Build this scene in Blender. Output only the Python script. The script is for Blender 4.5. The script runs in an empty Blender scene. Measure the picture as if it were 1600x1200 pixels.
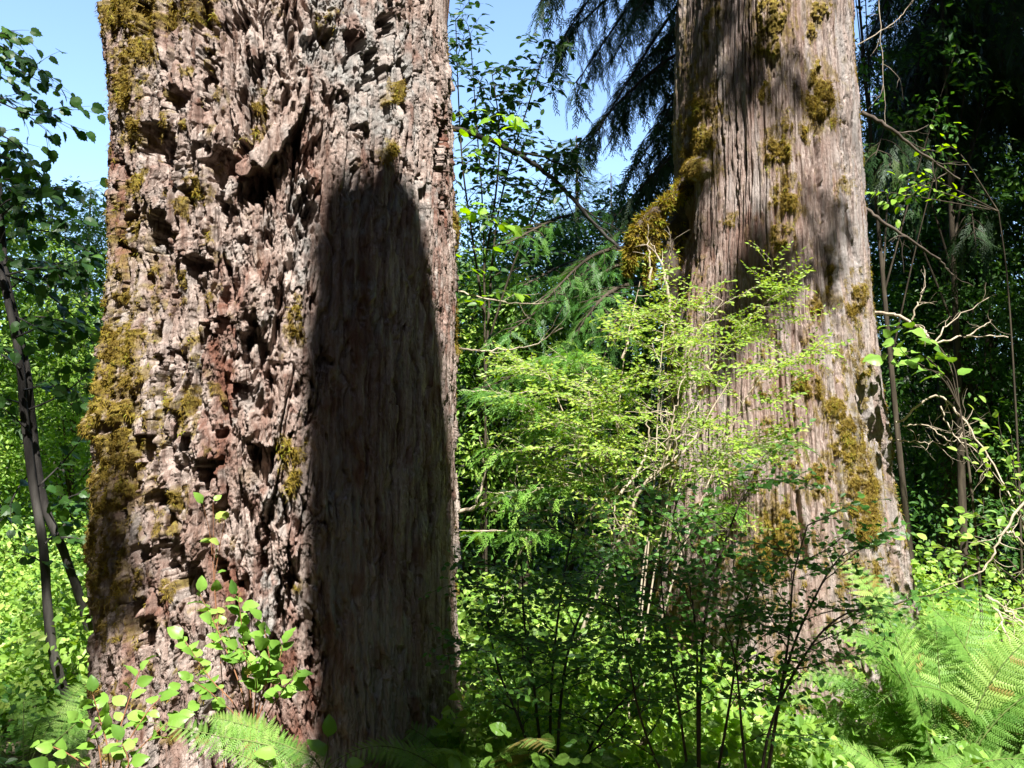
import bpy, math, numpy as np
from mathutils import Vector
R = math.radians
# ------------------------------------------------------------------ camera, sky, sun, exposure
FPX = 1443.0                      # focal length in pixels of a 1600 px wide frame
TH = R(6.0)                       # camera tilted up
CAM = np.array([0.0, 0.0, 1.6])
scene = bpy.context.scene
COL = scene.collection
cam_d = bpy.data.cameras.new('camera')
cam_d.sensor_width = 36.0
cam_d.lens = 36.0 * FPX / 1600.0
cam_d.clip_end = 3000
cam_d.clip_start = 0.05
cam = bpy.data.objects.new('camera', cam_d)
COL.objects.link(cam)
cam.location = CAM
cam.rotation_euler = (R(90) + TH, 0, 0)
scene.camera = cam

SUN_AZ, SUN_EL = R(9), R(54)     # azimuth measured from -Y (behind the camera) towards +X
SD = np.array([math.sin(SUN_AZ) * math.cos(SUN_EL), -math.cos(SUN_AZ) * math.cos(SUN_EL), math.sin(SUN_EL)])
world = bpy.data.worlds.new('World')
scene.world = world
world.use_nodes = True
wn = world.node_tree
for n in list(wn.nodes):
    wn.nodes.remove(n)
sky = wn.nodes.new('ShaderNodeTexSky')
sky.sky_type = 'NISHITA'
sky.sun_disc = False
sky.sun_elevation = SUN_EL
sky.sun_rotation = math.pi - SUN_AZ
sky.altitude = 300
sky.air_density = 1.0
sky.dust_density = 0.35
sky.ozone_density = 2.6
bg = wn.nodes.new('ShaderNodeBackground')
bg.inputs['Strength'].default_value = 0.15
wo = wn.nodes.new('ShaderNodeOutputWorld')
wn.links.new(sky.outputs[0], bg.inputs[0])
wn.links.new(bg.outputs[0], wo.inputs[0])
sun_d = bpy.data.lights.new('sun', 'SUN')
sun_d.energy = 5.0
sun_d.angle = R(0.53)
sun_d.color = (1.0, 0.965, 0.91)
sun = bpy.data.objects.new('sun', sun_d)
COL.objects.link(sun)
sun.rotation_euler = Vector(SD).to_track_quat('Z', 'Y').to_euler()
scene.view_settings.view_transform = 'Standard'
scene.view_settings.look = 'None'
scene.view_settings.exposure = 1.40
scene.view_settings.gamma = 1.0
scene.cycles.max_bounces = 8
scene.cycles.transmission_bounces = 4
scene.cycles.diffuse_bounces = 3
scene.cycles.sample_clamp_indirect = 4.0

# ------------------------------------------------------------------ helpers
def at(px, py, Y):
    a = (px - 800) / FPX
    b = (600 - py) / FPX
    d = np.array([a, math.cos(TH) - b * math.sin(TH), math.sin(TH) + b * math.cos(TH)])
    return CAM + d * (Y / d[1])

def proj(P):
    q = P - CAM
    dep = q[..., 1] * math.cos(TH) + q[..., 2] * math.sin(TH)
    up = -q[..., 1] * math.sin(TH) + q[..., 2] * math.cos(TH)
    return 800 + FPX * q[..., 0] / dep, 600 - FPX * up / dep

def sstep(a, b, x):
    t = np.clip((x - a) / (b - a), 0, 1)
    return t * t * (3 - 2 * t)

def nrm(v):
    v = np.asarray(v, float)
    return v / np.maximum(np.linalg.norm(v, axis=-1, keepdims=True), 1e-9)

_r = np.random.default_rng(5)
PT = _r.permutation(4096)
GC, GS = np.cos(np.arange(4096) * 2 * np.pi / 4096 * 7), np.sin(np.arange(4096) * 2 * np.pi / 4096 * 7)
RV = _r.random(4096)

def perlin(x, y, seed=0):
    x = np.asarray(x, float) + seed * 17.31
    y = np.asarray(y, float) + seed * 5.77
    ix = np.floor(x).astype(np.int64); iy = np.floor(y).astype(np.int64)
    fx = x - ix; fy = y - iy
    u = fx * fx * fx * (fx * (fx * 6 - 15) + 10); v = fy * fy * fy * (fy * (fy * 6 - 15) + 10)
    def g(i, j, dx, dy):
        h = PT[(PT[(ix + i) & 4095] + iy + j) & 4095]
        return GC[h] * dx + GS[h] * dy
    a = g(0, 0, fx, fy); b = g(1, 0, fx - 1, fy); c = g(0, 1, fx, fy - 1); d = g(1, 1, fx - 1, fy - 1)
    return 1.5 * ((a + (b - a) * u) * (1 - v) + (c + (d - c) * u) * v)

def fbm(x, y, o=3, seed=0, gain=0.5):
    s = 0; a = 1.0
    for k in range(o):
        s = s + a * perlin(x, y, seed + k * 3)
        x = np.asarray(x) * 2.03; y = np.asarray(y) * 2.03; a *= gain
    return s

def worley(x, y, seed=0):
    """F1, F2, random id, offset to the cell point in y"""
    x = x + seed * 13.7; y = y + seed * 7.1
    ix = np.floor(x).astype(np.int64); iy = np.floor(y).astype(np.int64)
    f1 = np.full(x.shape, 9.0); f2 = np.full(x.shape, 9.0); idd = np.zeros(x.shape); oy = np.zeros(x.shape)
    for i in (-1, 0, 1):
        for j in (-1, 0, 1):
            h = PT[(PT[(ix + i) & 4095] + iy + j) & 4095]
            dx = ix + i + 0.1 + 0.8 * RV[h] - x
            dy = iy + j + 0.1 + 0.8 * RV[(h * 7 + 11) & 4095] - y
            d = np.sqrt(dx * dx + dy * dy)
            m = d < f1
            f2 = np.where(m, f1, np.minimum(f2, d))
            f1 = np.where(m, d, f1)
            idd = np.where(m, RV[(h * 3 + 5) & 4095], idd)
            oy = np.where(m, dy, oy)
    return f1, f2, idd, oy

def ground_z(x, y):
    x = np.asarray(x, float); y = np.asarray(y, float)
    return 0.10 * fbm(x * 0.35, y * 0.35, 3, 40) + 0.045 * np.maximum(y - 12, 0) + 0.10 * np.maximum(y - 45, 0)

class Geo:
    def __init__(s):
        s.V = []; s.F = {}; s.n = 0; s.A = []
    def add(s, V, F, a=None):
        V = np.asarray(V, np.float32).reshape(-1, 3)
        F = np.asarray(F, np.int64)
        s.F.setdefault(F.shape[1], []).append(F + s.n)
        s.V.append(V)
        s.A.append(np.full(len(V), 0.5, np.float32) if a is None else np.asarray(a, np.float32))
        s.n += len(V)
    def build(s, name, m, parent=None, smooth=False, extra=None, origin=None):
        me = bpy.data.meshes.new(name)
        V = np.concatenate(s.V)
        if origin is not None:
            V = V - np.asarray(origin, np.float32)
        me.vertices.add(len(V)); me.vertices.foreach_set('co', V.ravel())
        loops = []; starts = []; k0 = 0
        for k, fl in s.F.items():
            f = np.concatenate(fl)
            loops.append(f.ravel()); starts.append(k0 + np.arange(len(f)) * k); k0 += f.size
        loops = np.concatenate(loops); starts = np.concatenate(starts)
        me.loops.add(len(loops)); me.loops.foreach_set('vertex_index', loops.astype(np.int32))
        me.polygons.add(len(starts)); me.polygons.foreach_set('loop_start', starts.astype(np.int32))
        at_ = me.attributes.new('rnd', 'FLOAT', 'POINT')
        at_.data.foreach_set('value', np.concatenate(s.A))
        for kx, vx in (extra or {}).items():
            a2 = me.attributes.new(kx, 'FLOAT', 'POINT')
            a2.data.foreach_set('value', np.asarray(vx, np.float32))
        me.update(calc_edges=True)
        me.polygons.foreach_set('use_smooth', np.full(len(starts), smooth))
        me.materials.append(m)
        o = bpy.data.objects.new(name, me)
        COL.objects.link(o)
        if parent is not None:
            o.parent = parent
        return o

def thing(name, label, cat, loc, group=None):
    o = bpy.data.objects.new(name, None)
    COL.objects.link(o)
    o.location = [float(c) for c in loc]
    o.empty_display_size = 0.1
    o['label'] = label; o['category'] = cat
    if group: o['group'] = group
    return o

def tag(o, label, cat=None, group=None, kind=None):
    if label: o['label'] = label
    if cat: o['category'] = cat
    if group: o['group'] = group
    if kind: o['kind'] = kind
    return o

# ------------------------------------------------------------------ materials
def newmat(name):
    m = bpy.data.materials.new(name); m.use_nodes = True
    nt = m.node_tree
    for n in list(nt.nodes): nt.nodes.remove(n)
    return m, nt, nt.nodes, nt.links

def ramp(nt, fac, stops):
    r = nt.nodes.new('ShaderNodeValToRGB')
    e = r.color_ramp.elements
    while len(e) < len(stops): e.new(0.5)
    for k, (p, c) in enumerate(stops):
        e[k].position = p; e[k].color = (*c, 1)
    nt.links.new(fac, r.inputs[0])
    return r.outputs[0]

def mixc(nt, fac, a, b):
    m = nt.nodes.new('ShaderNodeMix'); m.data_type = 'RGBA'
    if hasattr(fac, 'links'): nt.links.new(fac, m.inputs['Factor'])
    else: m.inputs['Factor'].default_value = fac
    for k, v in (('A', a), ('B', b)):
        i = [q for q in m.inputs if q.name == k and q.type == 'RGBA'][0]
        if hasattr(v, 'links'): nt.links.new(v, i)
        else: i.default_value = (*v, 1)
    return [q for q in m.outputs if q.type == 'RGBA'][0]

def attr(nt, name):
    a = nt.nodes.new('ShaderNodeAttribute'); a.attribute_name = name
    return a.outputs['Fac']

def noise(nt, scale, detail=4, mapping=None, rough=0.6):
    t = nt.nodes.new('ShaderNodeTexCoord'); mp = nt.nodes.new('ShaderNodeMapping')
    mp.inputs['Scale'].default_value = mapping or (1, 1, 1)
    nt.links.new(t.outputs['Object'], mp.inputs[0])
    n = nt.nodes.new('ShaderNodeTexNoise')
    n.inputs['Scale'].default_value = scale; n.inputs['Detail'].default_value = detail
    n.inputs['Roughness'].default_value = rough
    nt.links.new(mp.outputs[0], n.inputs['Vector'])
    return n.outputs['Fac']

def leaf_mat(name, stops, trans=0.35, rough=0.45, spec=0.4, tcol=None):
    m, nt, N, L = newmat(name)
    c = ramp(nt, attr(nt, 'rnd'), stops)
    p = N.new('ShaderNodeBsdfPrincipled')
    p.inputs['Roughness'].default_value = rough
    p.inputs['Specular IOR Level'].default_value = spec
    L.new(c, p.inputs['Base Color'])
    t = N.new('ShaderNodeBsdfTranslucent')
    hs = N.new('ShaderNodeHueSaturation'); hs.inputs['Hue'].default_value = 0.485
    hs.inputs['Saturation'].default_value = 1.15; hs.inputs['Value'].default_value = 1.5
    L.new(c, hs.inputs['Color']); L.new(hs.outputs[0], t.inputs[0])
    mx = N.new('ShaderNodeMixShader'); mx.inputs[0].default_value = trans
    L.new(p.outputs[0], mx.inputs[1]); L.new(t.outputs[0], mx.inputs[2])
    o = N.new('ShaderNodeOutputMaterial'); L.new(mx.outputs[0], o.inputs[0])
    return m

M = {}
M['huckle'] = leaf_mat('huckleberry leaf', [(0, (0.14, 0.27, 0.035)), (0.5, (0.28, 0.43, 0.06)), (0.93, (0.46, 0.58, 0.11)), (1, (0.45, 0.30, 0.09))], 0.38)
M['huckle_shade'] = leaf_mat('shaded huckleberry leaf', [(0, (0.045, 0.13, 0.024)), (0.6, (0.08, 0.21, 0.036)), (1, (0.15, 0.31, 0.05))], 0.35)  # huckleberry leaf again, its colour darkened to stand for shade
M['maple'] = leaf_mat('maple leaf', [(0, (0.03, 0.085, 0.018)), (0.7, (0.05, 0.125, 0.022)), (1, (0.10, 0.20, 0.03))], 0.3)
M['salal'] = leaf_mat('glossy oval leaf', [(0, (0.08, 0.18, 0.03)), (0.5, (0.18, 0.34, 0.05)), (0.90, (0.27, 0.47, 0.09)), (0.96, (0.30, 0.50, 0.10)), (1, (0.36, 0.13, 0.05))], 0.25, 0.38, 0.3)
M['fern'] = leaf_mat('fern leaflet', [(0, (0.08, 0.20, 0.035)), (0.5, (0.19, 0.36, 0.07)), (0.97, (0.40, 0.56, 0.15)), (1, (0.36, 0.30, 0.09))], 0.35, 0.5, 0.25)
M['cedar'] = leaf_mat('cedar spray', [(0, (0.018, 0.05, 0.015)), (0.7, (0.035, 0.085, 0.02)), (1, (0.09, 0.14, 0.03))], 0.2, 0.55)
M['cedar_lit'] = leaf_mat('sunlit cedar spray', [(0, (0.09, 0.22, 0.03)), (0.7, (0.17, 0.36, 0.05)), (1, (0.32, 0.48, 0.08))], 0.3, 0.55)  # brightened copy of the cedar colour, standing in for sunlight
M['bushlit'] = leaf_mat('sunny understory leaf', [(0, (0.12, 0.25, 0.04)), (0.6, (0.27, 0.44, 0.07)), (1, (0.48, 0.62, 0.16))], 0.38)  # sunlit tone of the understory leaf, brightness put into the colour
M['bushdark'] = leaf_mat('shaded understory leaf', [(0, (0.035, 0.10, 0.02)), (0.7, (0.075, 0.19, 0.03)), (1, (0.20, 0.36, 0.06))], 0.35)  # same understory leaf in shade, the darkness put into its colour
M['farfir'] = leaf_mat('far fir needles', [(0, (0.045, 0.085, 0.03)), (1, (0.10, 0.16, 0.06))], 0.15, 0.7)
M['hazel'] = leaf_mat('young hazel leaf', [(0, (0.20, 0.40, 0.03)), (1, (0.32, 0.52, 0.06))], 0.45)
M['moss'] = leaf_mat('moss', [(0, (0.10, 0.06, 0.015)), (0.35, (0.20, 0.135, 0.025)), (0.8, (0.34, 0.26, 0.04)), (1, (0.30, 0.34, 0.04))], 0.2, 0.8, 0.1)
M['litter'] = leaf_mat('dead leaf', [(0, (0.10, 0.05, 0.03)), (1, (0.32, 0.2, 0.12))], 0.1, 0.8, 0.1)

def wood_mat(name, c1, c2, scale=30, bump=0.3, streak=(1, 1, 0.15)):
    m, nt, N, L = newmat(name)
    n = noise(nt, scale, 5, streak)
    c = ramp(nt, n, [(0.35, c1), (0.65, c2)])
    p = N.new('ShaderNodeBsdfPrincipled'); p.inputs['Roughness'].default_value = 0.85
    p.inputs['Specular IOR Level'].default_value = 0.2
    L.new(c, p.inputs['Base Color'])
    b = N.new('ShaderNodeBump'); b.inputs['Strength'].default_value = bump; b.inputs['Distance'].default_value = 0.01
    L.new(n, b.inputs['Height']); L.new(b.outputs[0], p.inputs['Normal'])
    o = N.new('ShaderNodeOutputMaterial'); L.new(p.outputs[0], o.inputs[0])
    return m
M['twig_pale'] = wood_mat('bleached twig', (0.34, 0.27, 0.19), (0.55, 0.47, 0.36))
M['twig_dark'] = wood_mat('dark stem', (0.045, 0.035, 0.025), (0.10, 0.08, 0.055))
M['stem_grey'] = wood_mat('grey maple stem', (0.025, 0.022, 0.02), (0.085, 0.078, 0.07), 18)
M['green_stem'] = wood_mat('green stem', (0.10, 0.15, 0.04), (0.16, 0.20, 0.06))
M['red_stem'] = wood_mat('reddish stem', (0.24, 0.10, 0.05), (0.33, 0.17, 0.09))
M['bark_far'] = wood_mat('forest trunk bark', (0.06, 0.045, 0.035), (0.15, 0.12, 0.095), 12, 0.6)

def trunk_mat(name, light, mid, red, grey, fib):
    m, nt, N, L = newmat(name)
    n1 = noise(nt, 5, 6, (1, 1, 0.35)); n2 = noise(nt, fib, 5, (1, 1, 0.06)); n3 = noise(nt, 85, 6, (1, 1, 0.45), 0.72)
    base = ramp(nt, n2, [(0.34, mid), (0.55, light)])
    c = mixc(nt, ramp(nt, n3, [(0.35, (0, 0, 0)), (0.7, (0.45, 0.45, 0.45))]), base, mid)
    c = mixc(nt, ramp(nt, n1, [(0.42, (0, 0, 0)), (0.66, (0.65, 0.65, 0.65))]), c, (0.27, 0.165, 0.125))
    c = mixc(nt, attr(nt, 'grey'), c, grey)
    c = mixc(nt, attr(nt, 'red'), c, red)
    mossc = ramp(nt, noise(nt, 45, 4), [(0.35, (0.13, 0.085, 0.02)), (0.6, (0.26, 0.195, 0.04)), (0.75, (0.30, 0.29, 0.05))])
    c = mixc(nt, attr(nt, 'moss'), c, mossc)
    p = N.new('ShaderNodeBsdfPrincipled'); p.inputs['Roughness'].default_value = 0.9
    p.inputs['Specular IOR Level'].default_value = 0.15
    L.new(c, p.inputs['Base Color'])
    add = N.new('ShaderNodeMath'); add.operation = 'ADD'
    L.new(n2, add.inputs[0]); L.new(n3, add.inputs[1])
    b = N.new('ShaderNodeBump'); b.inputs['Strength'].default_value = 1.0; b.inputs['Distance'].default_value = 0.016
    L.new(add.outputs[0], b.inputs['Height']); L.new(b.outputs[0], p.inputs['Normal'])
    o = N.new('ShaderNodeOutputMaterial'); L.new(p.outputs[0], o.inputs[0])
    return m
M['fir'] = trunk_mat('flaking fir bark', (0.60, 0.495, 0.435), (0.13, 0.083, 0.064), (0.20, 0.085, 0.055), (0.38, 0.36, 0.335), 30)
M['cedarbark'] = trunk_mat('stringy cedar bark', (0.58, 0.475, 0.42), (0.11, 0.07, 0.055), (0.20, 0.095, 0.065), (0.41, 0.38, 0.36), 70)

def ground_mat():
    m, nt, N, L = newmat('forest floor')
    n = noise(nt, 3.0, 8)
    c = ramp(nt, n, [(0.35, (0.03, 0.022, 0.012)), (0.55, (0.07, 0.05, 0.028)), (0.7, (0.05, 0.075, 0.02))])
    p = N.new('ShaderNodeBsdfPrincipled'); p.inputs['Roughness'].default_value = 0.95
    L.new(c, p.inputs['Base Color'])
    b = N.new('ShaderNodeBump'); b.inputs['Distance'].default_value = 0.05
    L.new(n, b.inputs['Height']); L.new(b.outputs[0], p.inputs['Normal'])
    o = N.new('ShaderNodeOutputMaterial'); L.new(p.outputs[0], o.inputs[0])
    return m
M['ground'] = ground_mat()

# ------------------------------------------------------------------ geometry generators
def tube(g, pts, rad, n=6, a=0.5, lump=0.0):
    pts = np.asarray(pts, float); rad = np.asarray(rad, float)
    t = nrm(np.gradient(pts, axis=0))
    ref = np.where(np.abs(t[:, 2:3]) > 0.9, np.array([[1.0, 0, 0]]), np.array([[0, 0, 1.0]]))
    ref = ref[len(ref) // 2][None].repeat(len(pts), 0)
    u = nrm(np.cross(t, ref)); v = np.cross(t, u)
    an = np.arange(n) * 2 * np.pi / n
    r = rad[:, None] * np.ones((1, n))
    if lump:
        r = r * (1 + lump * fbm(np.cos(an)[None] * 1.3 + np.arange(len(pts))[:, None] * 0.37, np.sin(an)[None] * 1.3 + np.arange(len(pts))[:, None] * 0.21, 2, 9))
    V = pts[:, None] + (np.cos(an)[None, :, None] * u[:, None] + np.sin(an)[None, :, None] * v[:, None]) * r[..., None]
    m = len(pts)
    i = np.arange(m - 1)[:, None] * n; j = np.arange(n)[None]; j2 = (j + 1) % n
    F = np.stack([i + j, i + j2, i + n + j2, i + n + j], -1).reshape(-1, 4)
    g.add(V.reshape(-1, 3), F, np.full(m * n, a))

def spline(P, k=6):
    P = np.asarray(P, float)
    if len(P) < 3:
        t = np.linspace(0, 1, k + 1)[:, None]
        return P[0] * (1 - t) + P[-1] * t
    Q = np.vstack([2 * P[0] - P[1], P, 2 * P[-1] - P[-2]])
    out = []
    for a in range(1, len(Q) - 2):
        t = np.linspace(0, 1, k, endpoint=False)[:, None]
        p0, p1, p2, p3 = Q[a - 1], Q[a], Q[a + 1], Q[a + 2]
        out.append(0.5 * (2 * p1 + (p2 - p0) * t + (2 * p0 - 5 * p1 + 4 * p2 - p3) * t ** 2 + (3 * p1 - p0 - 3 * p2 + p3) * t ** 3))
    out.append(P[-1:])
    return np.vstack(out)

def fan(outline, fold=0.15, droop=0.15):
    """leaf template from a closed outline (unit length along +y)"""
    o = np.array(outline, float)
    n = len(o)
    V = np.zeros((n + 1, 3)); V[1:, :2] = o; V[0, :2] = (0, 0.45)
    V[:, 2] = fold * np.abs(V[:, 0]) - droop * V[:, 1] ** 2
    F = np.array([(0, 1 + i, 1 + (i + 1) % n) for i in range(n)])
    return V, F
def sym(right):
    r = [(0, 0)] + right
    l = [(-x, y) for x, y in reversed(right) if x > 0.001]
    return r + l
LEAF_OVAL = fan(sym([(0.17, 0.12), (0.29, 0.38), (0.25, 0.68), (0.12, 0.9), (0, 1.0)]), 0.25, 0.2)
def leaf_grid(half, ny=8, fold=.28, curl=.28, wave=.03):
    V = []; ys = np.linspace(0, 1, ny)
    for y in ys:
        w = np.interp(y, [h_[0] for h_ in half], [h_[1] for h_ in half])
        for u_ in (-1, -.5, 0, .5, 1):
            V.append((u_ * w, y + .05 * abs(u_) * (1 - y), fold * abs(u_) * w * (1.2 - abs(u_) * .6) - curl * y ** 2.2 + wave * math.sin(y * 17 + u_ * 2) * abs(u_)))
    F = [(j * 5 + i, j * 5 + i + 1, j * 5 + i + 6, j * 5 + i + 5) for j in range(ny - 1) for i in range(4)]
    return np.array(V, float), np.array(F)
LEAF_WIDE = leaf_grid([(0, 0), (.06, .16), (.2, .31), (.4, .36), (.6, .32), (.8, .2), (.93, .08), (1, .005)])
LEAF_HAZEL = fan(sym([(0.22, -0.04), (0.38, 0.1), (0.40, 0.22), (0.47, 0.33), (0.40, 0.45), (0.43, 0.58), (0.28, 0.66), (0.24, 0.84), (0.10, 0.86), (0, 1.05)]), 0.15, 0.25)
LEAF_MAPLE = fan(sym([(0.12, 0.05), (0.36, -0.06), (0.33, 0.12), (0.56, 0.22), (0.38, 0.34), (0.50, 0.62), (0.28, 0.58), (0.24, 0.78), (0.11, 0.74), (0, 1.0)]), 0.12, 0.2)
LEAF_LANCE = fan(sym([(0.12, 0.15), (0.19, 0.42), (0.12, 0.75), (0, 1.0)]), 0.25, 0.25)
LEAF_SMALL = (np.array([(0, 0, 0), (0.24, 0.42, 0.05), (0, 1, -0.1), (-0.24, 0.42, 0.05)], float), np.array([(0, 1, 2), (0, 2, 3)]))
LEAF_RHOMB = (np.array([(0, 0, 0), (0.32, 0.4, 0.06), (0.22, 0.75, 0), (0, 1, -0.1), (-0.22, 0.75, 0), (-0.32, 0.4, 0.06)], float), np.array([(0, 1, 2, 3), (0, 3, 4, 5)]))

def inst(g, tpl, pos, d, up, size, rnd):
    V0, F0 = tpl
    d = nrm(d); s = nrm(np.cross(d, up)); u = np.cross(s, d)
    size = np.asarray(size)
    V = pos[:, None] + (V0[None, :, 0:1] * s[:, None] + V0[None, :, 1:2] * d[:, None] + V0[None, :, 2:3] * u[:, None]) * size[:, None, None]
    k = len(V0)
    F = (F0[None] + (np.arange(len(pos)) * k)[:, None, None]).reshape(-1, F0.shape[1])
    g.add(V.reshape(-1, 3), F, np.repeat(rnd, k))

def wander(rng, p, d, L, k, wig, sag=0.0, up=0.0):
    pts = [np.array(p, float)]; d = nrm(d)
    for _ in range(k):
        d = nrm(d + rng.normal(0, wig, 3) + np.array([0, 0, up - sag]))
        pts.append(pts[-1] + d * L / k)
    return np.array(pts)

def along(pts, t):
    n = len(pts) - 1
    x = np.clip(np.asarray(t) * n, 0, n - 1e-6); i = x.astype(int); f = (x - i)[..., None]
    return pts[i] * (1 - f) + pts[i + 1] * f, nrm(pts[i + 1] - pts[i])

def twig_leaves(rng, g, pts, spacing, size, tpl, droop=0.1, upw=1.0, t0=0.1, spread=1.0, rb=0.0):
    L = np.linalg.norm(np.diff(pts, axis=0), axis=1).sum()
    n = max(2, int(L * (1 - t0) / spacing))
    t = np.linspace(t0, 1, n)
    P, T = along(pts, t)
    side = nrm(np.cross(T, np.array([0, 0, 1.0]) + rng.normal(0, 0.15, (n, 3))))
    sg = np.where(np.arange(n) % 2 == 0, 1.0, -1.0)[:, None]; sg[-1] = 0
    d = T * rng.uniform(0.5, 0.9, (n, 1)) + side * sg * spread + rng.normal(0, 0.2, (n, 3)) + np.array([0, 0, -droop])
    up = np.array([0.30, -0.60, upw * 0.75]) + rng.normal(0, 0.40, (n, 3))
    inst(g, tpl, P + nrm(d) * size * 0.12, d, up, size * rng.uniform(0.65, 1.15, n), np.clip(rng.beta(2, 2, n) + rb, 0, 1))

def shrub(rng, gw, gl, stems, leaf_size, tpl, n_br=14, n_tw=7, br_len=0.5, tw_len=0.22, spacing=0.03, r0=0.012, flat=0.15, start=0.25, droop=0.1, wood_n=5, rb=0.0):
    """stems: list of polylines (already placed); side branches spread flat, twigs carry alternate leaves"""
    for st in stems:
        S = spline(st, 6)
        Ls = np.linalg.norm(np.diff(S, axis=0), axis=1).sum()
        tube(gw, S, np.linspace(r0, r0 * 0.35, len(S)), wood_n + 1, rng.random())
        for b in range(n_br):
            t = start + (1 - start) * (b + rng.random()) / n_br
            p, T = along(S, np.array([min(t, 0.999)])); p = p[0]; T = T[0]
            a = rng.uniform(0, 2 * np.pi)
            d = np.array([math.cos(a), math.sin(a), rng.normal(flat + 0.25, 0.25)]) + T * 0.4
            bl = br_len * rng.uniform(0.5, 1.15) * (1.15 - 0.5 * t)
            B = wander(rng, p, d, bl, 6, 0.13, 0.03)
            tube(gw, B, np.linspace(r0 * 0.4, r0 * 0.15, len(B)), 4, rng.random())
            for q in range(n_tw):
                tt = 0.15 + 0.85 * (q + rng.random()) / n_tw
                p2, T2 = along(B, np.array([min(tt, 0.999)])); p2 = p2[0]; T2 = T2[0]
                sd = nrm(np.cross(T2, [0, 0, 1.0])) * (1 if q % 2 else -1)
                d2 = T2 * 0.7 + sd * rng.uniform(0.5, 1.1) + np.array([0, 0, rng.normal(0.08, 0.2)])
                W = wander(rng, p2, d2, tw_len * rng.uniform(0.5, 1.2), 4, 0.12, 0.02)
                tube(gw, W, np.linspace(r0 * 0.16, r0 * 0.07, len(W)), 3, rng.random())
                twig_leaves(rng, gl, W, spacing, leaf_size, tpl, droop, rb=rb)

def spray_cloud(rng, g, centres, rad, n_leaf, size, tpl, tilt=0.35, flat=0.16, rb=0.0, rv=0.25, out=None):
    """flat leafy sprays at each centre"""
    n = len(centres)
    up = nrm(np.array([0.2, -0.4, 0.9]) + rng.normal(0, tilt, (n, 3)))
    a = nrm(np.cross(up, rng.normal(0, 1, (n, 3)))); b = np.cross(up, a)
    r = rad * rng.uniform(0.6, 1.3, n)
    k = n_leaf
    th = rng.uniform(0, 2 * np.pi, (n, k)); rr = np.sqrt(rng.random((n, k))) * r[:, None]
    P = centres[:, None] + (np.cos(th) * rr)[..., None] * a[:, None] + (np.sin(th) * rr)[..., None] * b[:, None] + rng.normal(0, flat, (n, k))[..., None] * r[:, None, None] * up[:, None]
    P[..., 2] -= 0.25 * rr ** 2 / r[:, None]
    d = (np.cos(th)[..., None] * a[:, None] + np.sin(th)[..., None] * b[:, None]) + rng.normal(0, 0.45, (n, k, 3)) + np.array([0, 0, -0.25])
    u = up[:, None] + rng.normal(0, 0.42, (n, k, 3))
    rn = np.clip(rng.normal(0.45 + rb, 0.12, (n, 1)) + rng.normal(0, rv, (n, k)), 0, 1)
    m = n * k
    inst(g, tpl, P.reshape(m, 3), d.reshape(m, 3), u.reshape(m, 3), size * rng.uniform(0.6, 1.25, m), rn.reshape(m))

def feather(nseg=12, w=0.20, sub=True, seed=1, droop=0.30):
    """flat, stringy cedar spray, unit length along +y"""
    rg = np.random.default_rng(seed)
    V = []; F = []
    def quad(p, q, hw):
        p = np.array(p); q = np.array(q); dd = nrm(q - p); s = np.array([dd[1], -dd[0], 0]) * hw
        i = len(V); V.extend([p - s, p + s, q + s * 0.35, q - s * 0.35]); F.append((i, i + 1, i + 2, i + 3))
    quad((0, 0, 0), (0, .5, -droop * .25), 0.012); quad((0, .5, -droop * .25), (0, 1, -droop), 0.010)
    for k in range(1, nseg):
        for s in (-1, 1):
            t = (k + rg.uniform(-.3, .3)) / nseg
            L = w * (1.25 - 0.85 * t) * rg.uniform(0.45, 1.25)
            if rg.random() < 0.12: continue
            z0 = -droop * t * t
            p = np.array((0, t, z0)); q = p + np.array((s * L * rg.uniform(.45, .75), L * rg.uniform(.7, 1.1), -0.15 * L - 0.5 * droop * t * L))
            quad(p, q, 0.013)
            if sub:
                for f in (0.3, 0.55, 0.8):
                    c = p * (1 - f) + q * f
                    l = L * rg.uniform(.18, .42)
                    quad(c, c + np.array([s * l * (.1 if f != .55 else .95), l * (1 if f != .55 else .45), -0.2 * l]), 0.011)
    return np.array(V, float), np.array(F)
FEATHER = feather()
FEATHER_L = feather(8, 0.3, False, 2, .15)
FEATHER2 = feather(14, 0.16, True, 5, .5)

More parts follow.
